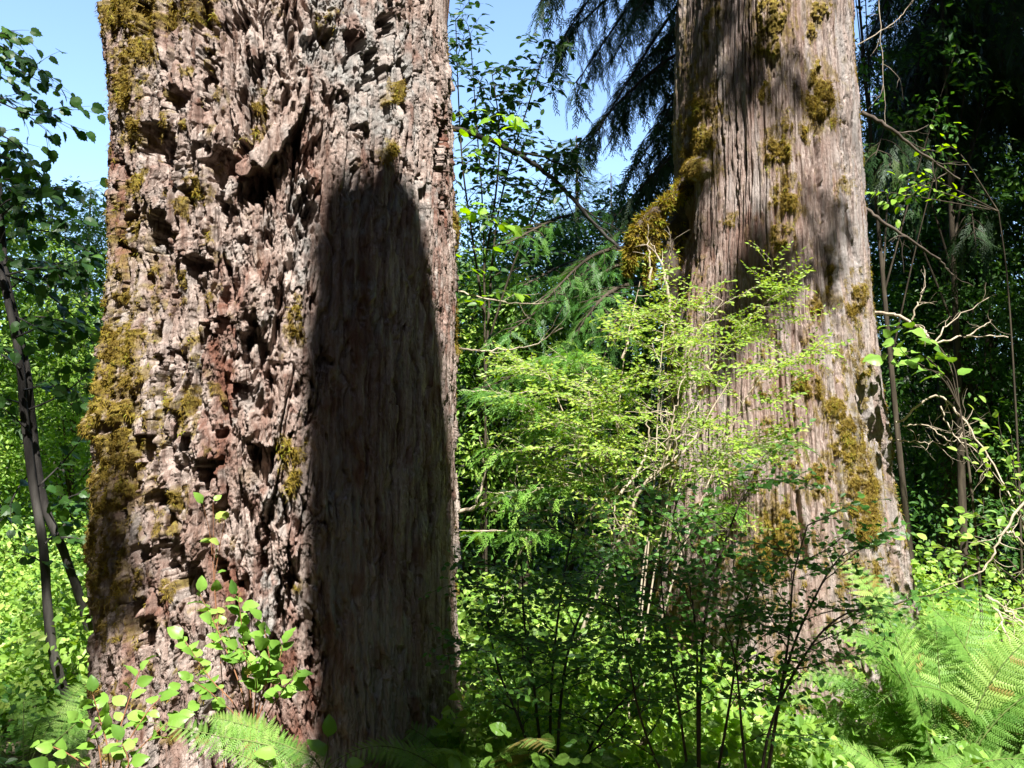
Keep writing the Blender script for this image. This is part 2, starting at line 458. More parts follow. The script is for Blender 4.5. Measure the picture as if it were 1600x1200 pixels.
def bough(rng, gw, gl, pts, r0, spray_len, spacing, hang=0.7, tpl=FEATHER, sub=0.6, t0=0.15, rb=0.0):
    """conifer branch: side branchlets with drooping flat sprays"""
    S = spline(pts, 5)
    L = np.linalg.norm(np.diff(S, axis=0), axis=1).sum()
    tube(gw, S, np.linspace(r0, r0 * 0.15, len(S)), 6, 0.5)
    n = max(4, int(L / spacing))
    for k in range(n):
        t = t0 + (1 - t0) * (k + rng.random()) / n
        p, T = along(S, np.array([min(t, 0.999)])); p = p[0]; T = T[0]
        sd = nrm(np.cross(T, [0, 0, 1.0])) * (1 if k % 2 else -1)
        bl = sub * rng.uniform(0.5, 1.1) * (1.1 - 0.7 * t)
        B = wander(rng, p, T * 0.7 + sd + np.array([0, 0, 0.1]), bl, 5, 0.1, hang * 0.25)
        tube(gw, B, np.linspace(r0 * 0.25, 0.0015, len(B)), 3, 0.5)
        m = max(3, int(bl / (spray_len * 0.28)))
        tt = np.linspace(0.1, 1, m)
        P, TT = along(B, tt)
        s2 = nrm(np.cross(TT, [0, 0, 1.0])) * np.where(np.arange(m) % 2, 1, -1)[:, None]; s2[-1] *= 0
        d = TT * 0.8 + s2 * 0.8 + rng.normal(0, 0.15, (m, 3)) + np.array([0, 0, -hang])
        inst(gl, tpl if (k % 2 or tpl is not FEATHER) else FEATHER2, P, d, nrm(np.array([0, -.3, 1.0]) + rng.normal(0, 0.45, (m, 3))), spray_len * rng.uniform(0.6, 1.2, m), np.clip(rng.beta(2, 2, m) + rb, 0, 1))

# ---- fern frond ----
def pinna(n=13, w=0.17):
    V = []; F = []
    for k in range(n):
        t = (k + 0.5) / n
        L = w * (1.05 - t) ** 0.75 * (0.75 + 0.25 * math.sin(3 * t))
        for s in (-1, 1):
            i = len(V)
            hw = 0.35 / n
            V += [(0, t - hw, 0), (0, t + hw, 0), (s * L, t + hw * 0.5 + L * 0.50, -0.03), (s * L * 0.95, t - hw * 0.1 + L * 0.35, -0.02)]
            F.append((i, i + 1, i + 2, i + 3) if s > 0 else (i + 1, i, i + 3, i + 2))
    V += [(0.006, 0, 0.002), (-0.006, 0, 0.002), (0, 1.02, 0.002), (0, 1.0, 0.002)]; i = len(V) - 4; F.append((i, i + 1, i + 2, i + 3))
    V = np.array(V, float); V[:, 2] -= 0.12 * V[:, 1] ** 2
    return V, np.array(F)
PINNA = pinna()
def frond(rng, parent, root, d, L, arch=0.9, width=0.30, mat='fern', twist=0.0):
    gw = Geo(); gl = Geo()
    k = 22
    d = nrm(d)
    pts = [np.array(root, float)]; dd = d.copy()
    for i in range(k):
        dd = nrm(dd + np.array([0, 0, -arch / k * (0.4 + 1.6 * i / k)]) + rng.normal(0, 0.012, 3))
        pts.append(pts[-1] + dd * L / k)
    pts = np.array(pts)
    tube(gw, pts, np.linspace(0.0045, 0.001, k + 1), 4, 0.6)
    n = 19
    t = 0.26 + 0.74 * (np.arange(n) / n) ** 0.95
    P, T = along(pts, t)
    hz = nrm(np.cross(d, [0, 0, 1.0]) + np.array([0, 0, twist]))
    side = nrm(hz[None] - T * (T @ hz)[:, None]); up = np.cross(side, T)
    ln = L * width * np.sin(np.pi * np.clip(0.22 + 0.80 * (t - 0.26) / 0.74, 0, 1)) ** 0.8
    for s in (1, -1):
        dv = side * s + T * 0.42 + up * 0.08 + rng.normal(0, 0.05, (n, 3))
        upv = up * 1.0 + rng.normal(0, 0.12, (n, 3))
        inst(gl, PINNA, P, dv, upv, ln * rng.uniform(0.9, 1.1, n), np.clip(rng.normal(0.5, 0.12, n) + rng.normal(0, 0.2), 0, 1))
    o = gl.build('frond', M[mat], parent)
    gw.build('stalk', M['green_stem'], o)
    return o

def local(o):
    """children built in world space: shift them under the empty"""
    l = o.location.copy()
    for c in o.children:
        c.location = -l
    return o
#PART2
# ------------------------------------------------------------------ the two giant trunks
def outline_axis(rows, dc):
    """rows of (py, left px, right px) of the trunk's silhouette -> heights, axis points, radii"""
    Z = []; C = []; RR = []
    for py, xl, xr in rows:
        Yf = dc * 0.96
        q = at((xl + xr) / 2, py, Yf)
        dep = q[1] * math.cos(TH) + (q[2] - 1.6) * math.sin(TH)
        al = math.atan((xl - 800) * dep / (FPX * q[1])); ar = math.atan((xr - 800) * dep / (FPX * q[1]))
        c = (al + ar) / 2; w = (ar - al) / 2
        Z.append(q[2]); C.append((dc * math.sin(c), dc * math.cos(c))); RR.append(dc * math.sin(w))
    o = np.argsort(Z)
    return np.array(Z)[o], np.array(C)[o], np.array(RR)[o]

FIR = outline_axis([(-400, 172, 690), (0, 166, 694), (100, 168, 698), (200, 170, 703), (350, 173, 706), (500, 168, 708), (620, 156, 708), (700, 150, 708),
                    (850, 146, 708), (950, 148, 711), (1100, 150, 716), (1250, 138, 735), (1500, 95, 780)], 5.2)
CED = outline_axis([(-500, 1078, 1300), (0, 1064, 1333), (100, 1060, 1337), (200, 1060, 1344), (300, 1062, 1350), (400, 1058, 1356), (500, 1050, 1364), (600, 1045, 1374),
                    (700, 1040, 1387), (800, 1032, 1402), (900, 1024, 1416), (1000, 1015, 1424), (1060, 1008, 1432), (1150, 990, 1450), (1250, 960, 1485)], 7.5)

def trunk_grid(ax, zlo, zmid, zhi, dz, dth, face_th):
    Z, C, RR = ax
    zz = np.concatenate([np.arange(zlo, zmid, dz), np.linspace(zmid, zhi, 60)])
    half = R(108)
    ths = np.concatenate([np.arange(-half, half, dth), np.linspace(half, 2 * np.pi - half, 60)[:-1]]) + face_th
    th, z = np.meshgrid(ths, zz)
    def ext(k):
        s = (k[-1] - k[-3]) / (Z[-1] - Z[-3])
        v = np.interp(z[:, 0], Z, k)
        return np.where(z[:, 0] > Z[-1], k[-1] + s * 0.8 * (z[:, 0] - Z[-1]), v)[:, None]
    cx, cy, r = ext(C[:, 0]), ext(C[:, 1]), np.maximum(ext(RR), 0.25)
    return th, z, cx, cy, r, len(zz), len(ths)

def project_surface(th, z, cx, cy, r):
    P = np.stack([cx + r * np.cos(th), cy + r * np.sin(th), z], -1)
    px, py = proj(P)
    n = np.stack([np.cos(th), np.sin(th)], -1)
    v = CAM[:2] - P[..., :2]
    front = (n * v).sum(-1) > 0
    px = np.where(front, px, -9999)
    return px, py

def blobs(px, py, lst, wx=0, wy=0):
    """soft ellipses (x, y, rx, ry, weight) in bark coordinates; returns max field"""
    f = np.zeros(px.shape)
    for x, y, a, b, w in lst:
        d = ((px + wx - x) / a) ** 2 + ((py + wy - y) / b) ** 2
        f = np.maximum(f, w * (1 - sstep(0.35, 1.5, d)))
    return f

PITS = [(227, 20, 9, 32, 1), (192, 90, 16, 60, 1), (182, 210, 16, 90, 1), (200, 320, 14, 90, .9), (317, 35, 9, 50, .9), (328, 125, 9, 45, 1), (377, 38, 14, 22, .9),
        (403, 110, 10, 26, 1), (252, 222, 28, 40, 1), (280, 158, 16, 26, .9), (347, 262, 26, 34, 1), (380, 232, 12, 10, .8), (414, 285, 13, 34, .9),
        (462, 215, 9, 80, 1), (252, 365, 20, 42, 1), (357, 330, 12, 40, .8), (293, 297, 14, 16, .8), (480, 330, 12, 34, .8), (312, 412, 22, 20, 1),
        (277, 560, 13, 13, .9), (247, 562, 10, 13, .8), (183, 572, 14, 16, .9), (398, 545, 16, 55, 1), (386, 612, 12, 22, 1), (366, 602, 8, 18, .9),
        (353, 503, 10, 13, .9), (327, 512, 14, 10, .9), (420, 600, 8, 20, .9), (167, 678, 13, 20, 1), (227, 700, 12, 24, .9), (214, 745, 8, 36, .9), (287, 690, 12, 14, .8),
        (322, 735, 20, 34, 1), (408, 722, 18, 40, 1), (347, 673, 10, 9, .8), (243, 776, 14, 18, .8), (269, 868, 18, 34, 1), (228, 860, 14, 16, .8),
        (298, 905, 15, 44, 1), (230, 985, 16, 26, .9), (345, 893, 12, 26, .8), (409, 862, 7, 60, .9), (438, 940, 6, 60, .9), (416, 1055, 8, 60, .9),
        (553, 70, 12, 22, .9), (608, 30, 12, 22, .9), (572, 115, 12, 38, .9), (595, 115, 9, 16, .8), (538, 155, 8, 12, .8), (583, 90, 7, 18, .8), (510, 60, 10, 22, .8),
        (688, 225, 6, 62, .9), (690, 300, 5, 50, .7), (563, 200, 5, 12, .7), (635, 150, 5, 8, .5), (480, 70, 8, 14, .6), (450, 40, 9, 12, .6), (455, 900, 7, 70, .6), (490, 1040, 6, 90, .7)]
FIRMOSS = [(190, 15, 30, 30, .9), (240, 20, 30, 24, .9), (225, 60, 22, 38, .9), (205, 130, 20, 40, .9), (210, 90, 25, 25, .8), (300, 15, 22, 22, .8), (330, 30, 14, 14, .7), (215, 200, 14, 26, .7),
           (235, 10, 40, 15, .6), (405, 170, 14, 20, .8), (408, 210, 16, 18, .7), (510, 45, 10, 26, .8), (515, 20, 14, 12, .6), (434, 15, 10, 16, .6), (620, 140, 14, 12, .95), (606, 152, 10, 12, .8),
           (601, 245, 12, 22, .7), (612, 232, 7, 8, .8), (558, 250, 8, 14, .4), (312, 290, 12, 22, .8), (220, 285, 12, 16, .7), (225, 325, 20, 22, .5), (195, 355, 40, 50, .6), (200, 460, 45, 60, .6), (235, 420, 25, 40, .5),
           (200, 535, 32, 34, 1), (180, 590, 30, 30, 1), (215, 590, 25, 20, .8), (182, 640, 34, 22, 1.1), (148, 665, 18, 20, 1), (278, 628, 24, 20, 1), (292, 660, 14, 30, .8),
           (190, 700, 34, 34, .9), (170, 760, 34, 44, .8), (200, 740, 20, 60, .7), (300, 545, 22, 30, .5), (305, 500, 16, 20, .4), (238, 770, 14, 40, .6), (275, 785, 18, 26, .7), (462, 505, 12, 30, .8), (455, 540, 12, 12, .6),
           (452, 700, 18, 20, 1), (455, 740, 14, 26, .9), (160, 820, 40, 60, .7), (170, 900, 42, 60, .7), (130, 880, 12, 14, .9), (190, 975, 26, 40, .6), (470, 650, 8, 14, .5),
           (250, 655, 14, 30, .6), (320, 600, 10, 26, .4), (425, 800, 14, 14, .4), (465, 915, 10, 10, .7), (235, 840, 14, 14, .4), (165, 30, 16, 60, .7), (163, 180, 10, 120, .6), (340, 440, 12, 12, .5)]
FIRRED = [(345, 560, 24, 90, .9), (340, 700, 26, 60, .8), (355, 640, 22, 30, .8), (190, 130, 12, 30, .7), (195, 300, 16, 90, .6), (455, 1110, 50, 110, .8), (350, 920, 26, 60, .7),
          (400, 900, 20, 60, .5), (455, 620, 14, 20, .6), (520, 600, 60, 400, .25), (690, 380, 14, 200, .5), (240, 935, 26, 50, .5), (180, 1050, 60, 80, .4), (300, 140, 20, 30, .35)]
FIRGREY = [(520, 60, 60, 80, .7), (470, 330, 26, 60, .9), (590, 120, 80, 110, .7), (560, 300, 26, 60, .8), (640, 310, 40, 40, .5), (470, 420, 14, 40, .8), (395, 130, 26, 60, .5), (440, 780, 30, 60, .5), (420, 940, 22, 60, .7),
           (540, 820, 30, 160, .8), (600, 1050, 50, 120, .6), (560, 500, 40, 60, .6)]
# long slab of loose bark: polyline with half width
SLAB = [(474, 130, 9), (462, 165, 14), (445, 195, 15), (425, 225, 15), (405, 248, 13), (385, 262, 10)]

def build_fir():
    root = thing('fir_tree', 'biggest trunk, flaky pinkish bark at left and a tall dark shadow down its right half', 'tree',
                 (FIR[1][0, 0], FIR[1][0, 1], 0), 'ancient giant trunks')
    cdir = math.atan2(-FIR[1][5, 1], -FIR[1][5, 0])
    th, z, cx, cy, r, nz, nt = trunk_grid(FIR, -0.25, 4.15, 22, 0.0042, 0.0042 / 0.95, cdir)
    px, py = project_surface(th, z, cx, cy, r)
    s = (th - cdir) * 0.93
    # domain warp
    s2 = s + 0.030 * fbm(s * 6, z * 3, 3, 1) + 0.004 * fbm(s * 34, z * 20, 2, 2)
    z2 = z + 0.06 * fbm(s * 7, z * 4, 3, 3) + 0.008 * fbm(s * 40, z * 26, 2, 4)
    wx = 10 * fbm(s * 22, z * 10, 3, 5); wy = 16 * fbm(s * 14, z * 12, 3, 6)
    smooth = sstep(455, 525, px + 30 * fbm(s * 3, z * 3, 2, 8) + 25 * sstep(330, 60, py) * -1)
    smooth = np.where(py < 330, smooth * sstep(60, 420, py) * 0.6 + smooth * 0.4, smooth)
    smooth = np.maximum(smooth, 0.7 * sstep(640, 680, px))
    rough = 1 - 0.72 * smooth
    ridge = np.abs(fbm(s2 * 7.5, z2 * 0.8, 3, 10))
    crev = 1 - sstep(0.0, 0.17, ridge)
    ridge2 = np.abs(fbm(s2 * 16, z2 * 2.2, 3, 14))
    crev2 = 1 - sstep(0.0, 0.10, ridge2)
    f1, f2, cid, oy = worley(s2 * 10, z2 * 3.2, 1)
    edge = 1 - sstep(0.0, 0.10, f2 - f1)
    plate = 0.030 * cid + 0.018 * oy - 0.012 * edge            # shingle: the lower edge stands out
    g1, g2, gid, goy = worley(s2 * 38, z2 * 7, 2)
    flake = 0.011 * gid + 0.009 * goy - 0.004 * (1 - sstep(0, 0.12, g2 - g1))
    h1, h2, hid, hoy = worley(s2 * 70 + 3 * fbm(s * 20, z * 9, 2, 31), z2 * 22, 3)
    flake2 = 0.0045 * hid + 0.0035 * hoy
    def terrace(f, n, soft):
        q = f * n; k = np.floor(q); t = q - k
        return (k + sstep(1 - soft, 1, t) - 0.35 * t) / n
    ter = 0.040 * terrace(fbm(s2 * 13, z2 * 1.9, 5, 61, .50) * 0.7 , 5, .14) + 0.016 * terrace(fbm(s2 * 36, z2 * 5.5, 4, 71, .55), 4, .16)
    fib = 0.004 * fbm(s2 * 90, z2 * 9, 3, 17)
    fibv = 0.010 * fbm(s * 26 + 0.6 * fbm(s * 3, z * 2, 2, 19), z * 1.6, 3, 18) + 0.007 * (1 - sstep(0, .2, np.abs(fbm(s * 20, z * 1.1 + s, 3, 21)))) * -1
    h = rough * (0.30 * plate + 0.45 * flake + ter - 0.070 * crev - 0.034 * crev2 + 0.035 * fbm(s * 2.4, z * 0.9, 2, 22)) + 0.6 * flake2 + fib + smooth * fibv
    pits = blobs(px, py, PITS, wx, wy)
    pit = sstep(0.34, 0.50, pits + 0.25 * fbm(s * 18, z * 9, 2, 25)) * sstep(185, 250, px)
    ef = sstep(185, 250, px)
    h = h - 0.155 * pit * (0.75 + 0.5 * fbm(s * 9, z * 5, 2, 26)) + 0.030 * ef * blobs(px, py, [(x, y - b * 1.25, a * 1.6, b * 0.8, w) for x, y, a, b, w in PITS], wx, wy)
    # slab
    slab = np.zeros(px.shape)
    S = spline([q[:2] for q in SLAB], 8); W = np.interp(np.linspace(0, 1, len(S)), np.linspace(0, 1, len(SLAB)), [q[2] for q in SLAB])
    for k in range(len(S)):
        d = np.hypot(px + 0.4 * wx - S[k, 0], py + 0.4 * wy - S[k, 1])
        slab = np.maximum(slab, 1 - sstep(0.8 * W[k], 1.05 * W[k], d))
    lift = 0.03 + 0.045 * sstep(120, 250, py)
    h = h * (1 - 0.75 * slab) + slab * (lift + 0.02 * 1)
    # moss swelling, colour masks
    mn = 0.5 + 0.75 * fbm(s * 16, z * 11, 3, 30)
    moss = sstep(0.38, 0.75, blobs(px, py, FIRMOSS, wx * 0.8, wy * 0.8) * (0.45 + mn * 0.75))
    moss = np.maximum(moss, 0.85 * sstep(0.35, 0.7, fbm(s * 13, z * 8, 3, 33)) * (1 - sstep(300, 430, px)) * (px > 0))
    moss = np.maximum(moss, np.where(px < -1000, sstep(0.1, 0.5, fbm(s * 5, z * 3, 3, 37)), 0))
    moss *= 1 - slab * 0.9
    bump = 0.5 + 0.5 * fbm(s * 45, z * 40, 3, 35)
    h = h + moss * (0.006 + 0.016 * bump) * np.where(blobs(px, py, FIRMOSS) > 0.6, 1.3, 0.6)
    for (bx, by, br, bh) in ((150, 662, 20, 0.045), (128, 884, 13, 0.04), (183, 640, 22, 0.03), (158, 545, 12, 0.05), (280, 628, 20, 0.035)):
        h = h + bh * (1 - sstep(0.1, 1.2, ((px + wx * .4 - bx) / br) ** 2 + ((py + wy * .4 - by) / (br * 1.1)) ** 2))
    red = np.clip(blobs(px, py, FIRRED, wx * 2, wy * 2) * (0.8 + 0.9 * fbm(s * 12, z * 6, 3, 41)) + 0.55 * sstep(0.25, 0.8, fbm(s * 7, z * 4, 3, 42)), 0, 1) * 0.9
    grey = np.clip(blobs(px, py, FIRGREY, wx * 2, wy * 2) * (0.9 + 0.9 * fbm(s * 18, z * 12, 3, 43)) + 0.5 * sstep(0.15, 0.8, fbm(s * 10, z * 7, 3, 44)), 0, 1) * (1 - red)
    flare = 0
    film = np.maximum(moss, 0.62 * sstep(0.22, 0.6, blobs(px, py, [(x, y, p * 1.5, q * 1.5, w) for x, y, p, q, w in FIRMOSS], wx, wy) * (0.5 + 0.8 * fbm(s * 22, z * 12, 3, 51))) * (1 - slab))
    h = h - 0.075 * rough * sstep(0.40, 0.56, fbm(s2 * 15, z2 * 4.2, 3, 81)) * (1 - 0.8 * moss)
    rr = r + h + 0.004
    zz = z - 0.45 * np.maximum(h, 0) * (1 - moss * 0.5)
    V = np.stack([cx + rr * np.cos(th), cy + rr * np.sin(th), zz], -1)
    i = np.arange(nz - 1)[:, None] * nt; j = np.arange(nt)[None]; j2 = (j + 1) % nt
    F = np.stack([i + j, i + j2, i + nt + j2, i + nt + j], -1).reshape(-1, 4)
    g = Geo(); g.add(V.reshape(-1, 3), F)
    tr = g.build('trunk', M['fir'], root, True, {'moss': film.ravel(), 'red': red.ravel(), 'grey': grey.ravel()})
    moss_hair(V, film, root, nt, 80000, 0.016, seed=3, tr=tr, thr=.33)
    return root, V, px, py

def surf_normals(V):
    dx = np.gradient(V, axis=1); dz = np.gradient(V, axis=0)
    return nrm(np.cross(dx, dz))

def moss_hair(V, moss, root, nt, n, ln, seed, tr, thr=0.45):
    """tufts: short curved blades growing out of the mossy areas and drooping"""
    rng = np.random.default_rng(seed)
    N = surf_normals(V)
    vis = (proj(V)[1] > -120) & (np.abs(V[..., 2] - 2) < 2.6)
    idx = np.flatnonzero((moss.ravel() > thr) & vis.ravel())
    if len(idx) == 0: return
    w_ = np.clip(moss.ravel()[idx], 0, 1) ** 2.2; idx = rng.choice(idx, n, p=w_ / w_.sum())
    P = V.reshape(-1, 3)[idx] + rng.normal(0, 0.003, (n, 3)); Nn = N.reshape(-1, 3)[idx]
    d = Nn * rng.uniform(0.4, 1.0, (n, 1)) + rng.normal(0, 0.55, (n, 3)) + np.array([0, 0, -0.35])
    w = 0.085
    T = (np.array([(-w, 0, 0), (w, 0, 0), (w * .7, 0.55, -0.05), (-w * .7, 0.55, -0.05), (0, 1.0, -0.32)], float), None)
    g = Geo()
    d = nrm(d); s = nrm(np.cross(d, rng.normal(0, 1, (n, 3)))); u = np.cross(s, d)
    size = ln * rng.uniform(0.5, 1.5, n)
    VV = P[:, None] + (T[0][None, :, 0:1] * s[:, None] + T[0][None, :, 1:2] * d[:, None]) * size[:, None, None]
    VV[..., 2] += T[0][None, :, 2] * size[:, None]
    base = (np.arange(n) * 5)[:, None]
    pn = fbm(P[:, 0] * 9, P[:, 2] * 7, 2, 50)
    a = np.clip(0.5 + 0.45 * pn + rng.normal(0, 0.16, n), 0, 1)
    g.add(VV.reshape(-1, 3), base + np.array([[0, 1, 2, 3]]), np.repeat(a, 5))
    g.F[3] = [base + np.array([[3, 2, 4]])]
    o = g.build('moss', M['moss'], tr)
    o['kind'] = 'stuff'
    return o

CRACKS = [([(1275, 120), (1277, 200), (1283, 280), (1292, 350), (1300, 430), (1306, 500), (1312, 590)], 4.5, 1.0),
          ([(1316, 130), (1320, 220), (1326, 330), (1338, 420)], 2.5, .7), ([(1306, 430), (1311, 520), (1316, 590)], 7, .9),
          ([(1170, 0), (1171, 90), (1172, 160)], 2, .7), ([(1122, 60), (1125, 150), (1132, 240)], 2, .6), ([(1065, 330), (1072, 400), (1076, 480)], 6, .9),
          ([(1088, 330), (1092, 420)], 4, .7), ([(1355, 610), (1362, 660), (1385, 720), (1400, 800)], 3.5, .8), ([(1236, 560), (1240, 640), (1244, 700)], 3, .8),
          ([(1242, 760), (1252, 820), (1262, 900)], 5, 1), ([(1205, 800), (1208, 850), (1212, 900)], 4, .8), ([(1300, 690), (1318, 800), (1340, 900), (1368, 1000)], 3, .7),
          ([(1240, 330), (1246, 450)], 2, .5), ([(1200, 420), (1208, 500), (1216, 600)], 2.5, .5), ([(1340, 820), (1360, 920), (1385, 1010)], 5, .9), ([(1150, 180), (1153, 300), (1150, 420)], 2, .4),
          ([(1345, 590), (1352, 640), (1375, 690)], 8, 1.0), ([(1395, 850), (1402, 930), (1400, 1000)], 12, 1.0), ([(1050, 880), (1040, 950), (1036, 1040)], 5, .8), ([(1030, 850), (1022, 930)], 6, .6)]
CEDMOSS = [(1205, 25, 26, 36, 1), (1190, 65, 16, 20, .9), (1210, 75, 14, 22, .9), (1232, 55, 14, 50, .5), (1282, 15, 16, 16, .9), (1270, 48, 10, 12, .8), (1120, 20, 12, 30, .7), (1110, 60, 14, 20, .6),
           (1275, 120, 14, 26, .9), (1283, 150, 18, 34, 1.1), (1270, 165, 14, 20, 1), (1304, 190, 9, 12, .7), (1194, 140, 8, 24, .7), (1215, 235, 20, 24, 1), (1222, 200, 12, 26, .5), (1245, 140, 8, 30, .4), (1228, 185, 8, 20, .6),
           (1090, 120, 26, 40, .6), (1100, 160, 26, 30, .8), (1078, 190, 18, 26, .7), (1105, 215, 18, 22, .9), (1097, 262, 22, 18, 1.2), (1085, 235, 20, 20, .8), (1075, 90, 12, 60, .5),
           (1222, 285, 14, 20, .7), (1228, 310, 20, 22, .9), (1220, 365, 18, 22, .8), (1215, 395, 10, 20, .5), (1140, 345, 12, 8, .7), (1318, 290, 10, 20, .6), (1335, 10, 6, 10, .7), (1258, 205, 9, 10, .8),
           (1302, 450, 10, 40, .7), (1272, 475, 12, 16, .8), (1338, 460, 12, 22, .8), (1330, 490, 14, 22, .7), (1330, 560, 12, 34, .6), (1345, 580, 10, 16, .8), (1262, 600, 26, 20, .8), (1268, 545, 20, 40, .4),
           (1200, 612, 16, 10, .7), (1300, 640, 20, 22, .8), (1320, 690, 20, 46, .9), (1345, 770, 26, 44, 1.1), (1355, 820, 20, 30, 1.1), (1340, 700, 20, 30, .7), (1215, 680, 26, 20, .6), (1205, 700, 26, 24, .5),
           (1280, 745, 26, 24, .9), (1240, 740, 20, 26, .5), (1200, 845, 26, 36, .9), (1225, 830, 22, 44, .9), (1185, 800, 20, 30, .6), (1180, 880, 34, 34, .8), (1320, 790, 16, 26, .4), (1290, 850, 14, 40, .5),
           (1320, 900, 22, 50, .6), (1360, 900, 24, 40, .7), (1390, 920, 22, 40, .5), (1370, 980, 26, 30, .5), (1060, 950, 10, 60, .6), (1100, 500, 30, 60, .4), (1090, 460, 14, 40, .5), (1170, 950, 60, 30, .5), (1330, 1010, 40, 20, .4)]
CEDRED = [(1180, 380, 50, 60, .7), (1170, 460, 50, 50, .6), (1150, 820, 30, 60, .6), (1060, 980, 30, 70, .6), (1330, 1040, 50, 40, .5), (1090, 420, 26, 80, .6), (1390, 640, 20, 40, .4), (1260, 560, 26, 100, .3), (1160, 60, 30, 60, .25)]

def build_cedar():
    root = thing('cedar_tree', 'tall old tree with stringy vertical grey-pink bark and golden moss patches, flaring at its base', 'tree',
                 (CED[1][0, 0], CED[1][0, 1], 0), 'ancient giant trunks')
    cdir = math.atan2(-CED[1][5, 1], -CED[1][5, 0])
    th, z, cx, cy, r, nz, nt = trunk_grid(CED, -0.3, 5.7, 17, 0.0065, 0.0050 / 0.8, cdir)
    px, py = project_surface(th, z, cx, cy, r)
    s = (th - cdir) * 0.8
    wx = 6 * fbm(s * 22, z * 7, 3, 105); wy = 14 * fbm(s * 14, z * 10, 3, 106)
    lean = s * (1 - 0.08 * (3 - z))         # fibres follow the flare
    ls = lean + 0.02 * fbm(s * 2, z * 0.8, 3, 107)
    flute = 0.050 * fbm(ls * 2.8, z * 0.12, 2, 110) * (1 + 0.9 * sstep(2.2, 0.2, z))
    strip = np.abs(fbm(ls * 11, z * 0.42, 3, 111))
    st = 0.024 * sstep(0, 0.26, strip)
    sid = fbm(ls * 26, z * 0.55, 2, 112)
    st2 = 0.016 * sid - 0.020 * (1 - sstep(0, .12, np.abs(fbm(ls * 21, z * 0.8, 2, 113))))
    fib = 0.0105 * fbm(ls * 62 + 0.5 * fbm(s * 10, z * 5, 2, 114), z * 2.6, 3, 115) + 0.002 * fbm(ls * 160, z * 9, 2, 116)
    peel = 0.010 * sstep(0.15, 0.3, fbm(ls * 24, z * 3.2, 3, 117)) * sstep(0.0, 0.5, fbm(s * 3, z * 1.3, 2, 118) + 0.3)
    h = flute + st + st2 + fib + peel
    for pts, w, dd in CRACKS:
        S = spline(pts, 6)
        xs = np.interp(py, S[:, 1], S[:, 0])
        y0, y1 = S[0, 1], S[-1, 1]
        fade = sstep(y0 - 12, y0 + 25, py + wy) * (1 - sstep(y1 - 25, y1 + 12, py + wy))
        h = h - 0.075 * dd * fade * (1 - sstep(0.3, 1.2, np.abs(px + 0.35 * wx - xs) / w))
    mn = 0.5 + 0.8 * fbm(s * 16, z * 9, 3, 130)
    moss = sstep(0.36, 0.72, blobs(px, py, CEDMOSS, wx * 1.2, wy) * (0.42 + mn * 0.8))
    moss = np.maximum(moss, 0.8 * sstep(0.42, 0.7, fbm(s * 15, z * 7, 3, 133)) * (px > 0) * (0.35 + 0.65 * sstep(350, 600, py)))
    moss = np.maximum(moss, np.where(px < -1000, sstep(0.1, 0.5, fbm(s * 5, z * 3, 3, 137)), 0))
    bump = 0.5 + 0.5 * fbm(s * 40, z * 36, 3, 135)
    h = h + moss * (0.007 + 0.020 * bump) * np.where(blobs(px, py, CEDMOSS) > 0.7, 1.5, 0.7)
    for (bx, by, rx, ry, bh) in ((1097, 262, 20, 20, 0.10), (1207, 70, 16, 28, 0.035), (1283, 152, 16, 30, 0.04), (1205, 25, 20, 24, 0.03)):
        h = h + bh * (1 - sstep(0.1, 1.2, ((px - bx) / rx) ** 2 + ((py - by) / ry) ** 2))
    red = np.clip(blobs(px, py, CEDRED, wx * 2, wy * 2) * (0.8 + 0.9 * fbm(ls * 20, z * 2, 3, 141)) + 0.4 * sstep(0.25, 0.8, fbm(ls * 14, z * 1.5, 3, 142)), 0, 1) * 0.75
    grey = np.clip(0.8 * sstep(1270, 1340, px) * (0.6 + fbm(ls * 20, z * 2, 2, 143)) + 0.6 * sstep(0.1, 0.7, fbm(ls * 12, z * 1.0, 3, 144)), 0, 1) * (1 - red) * 0.8
    film = np.maximum(moss, 0.6 * sstep(0.16, 0.55, blobs(px, py, [(x, y, p * 1.7, q * 1.9, w) for x, y, p, q, w in CEDMOSS], wx, wy) * (0.42 + 0.9 * fbm(s * 24, z * 8, 3, 151))))
    rr = r + h - 0.015
    V = np.stack([cx + rr * np.cos(th), cy + rr * np.sin(th), z - 0.25 * np.maximum(h, 0)], -1)
    i = np.arange(nz - 1)[:, None] * nt; j = np.arange(nt)[None]; j2 = (j + 1) % nt
    F = np.stack([i + j, i + j2, i + nt + j2, i + nt + j], -1).reshape(-1, 4)
    g = Geo(); g.add(V.reshape(-1, 3), F)
    tr = g.build('trunk', M['cedarbark'], root, True, {'moss': film.ravel(), 'red': red.ravel(), 'grey': grey.ravel()})
    moss_hair(V, film, root, nt, 90000, 0.017, seed=4, tr=tr, thr=.3)
    # the mossy arching limb on its left side
    rng = np.random.default_rng(77)
    gb = Geo(); gm = Geo()
    strands = [([at(1085, 285, 7.15), at(1052, 312, 7.0), at(1022, 334, 6.95), at(1000, 360, 6.93), at(988, 392, 6.95), at(980, 430, 7.0)], [.10, .050, .042, .052, .042, .012], 9000),
               ([at(1030, 330, 7.0), at(1022, 360, 6.98), at(1016, 400, 6.98), at(1014, 450, 7.0)], [.05, .05, .035, .006], 3500),
               ([at(1075, 320, 7.2), at(1052, 370, 7.15), at(1050, 430, 7.1), at(1052, 500, 7.15), at(1060, 570, 7.2)], [.10, .075, .07, .06, .05], 1500)]
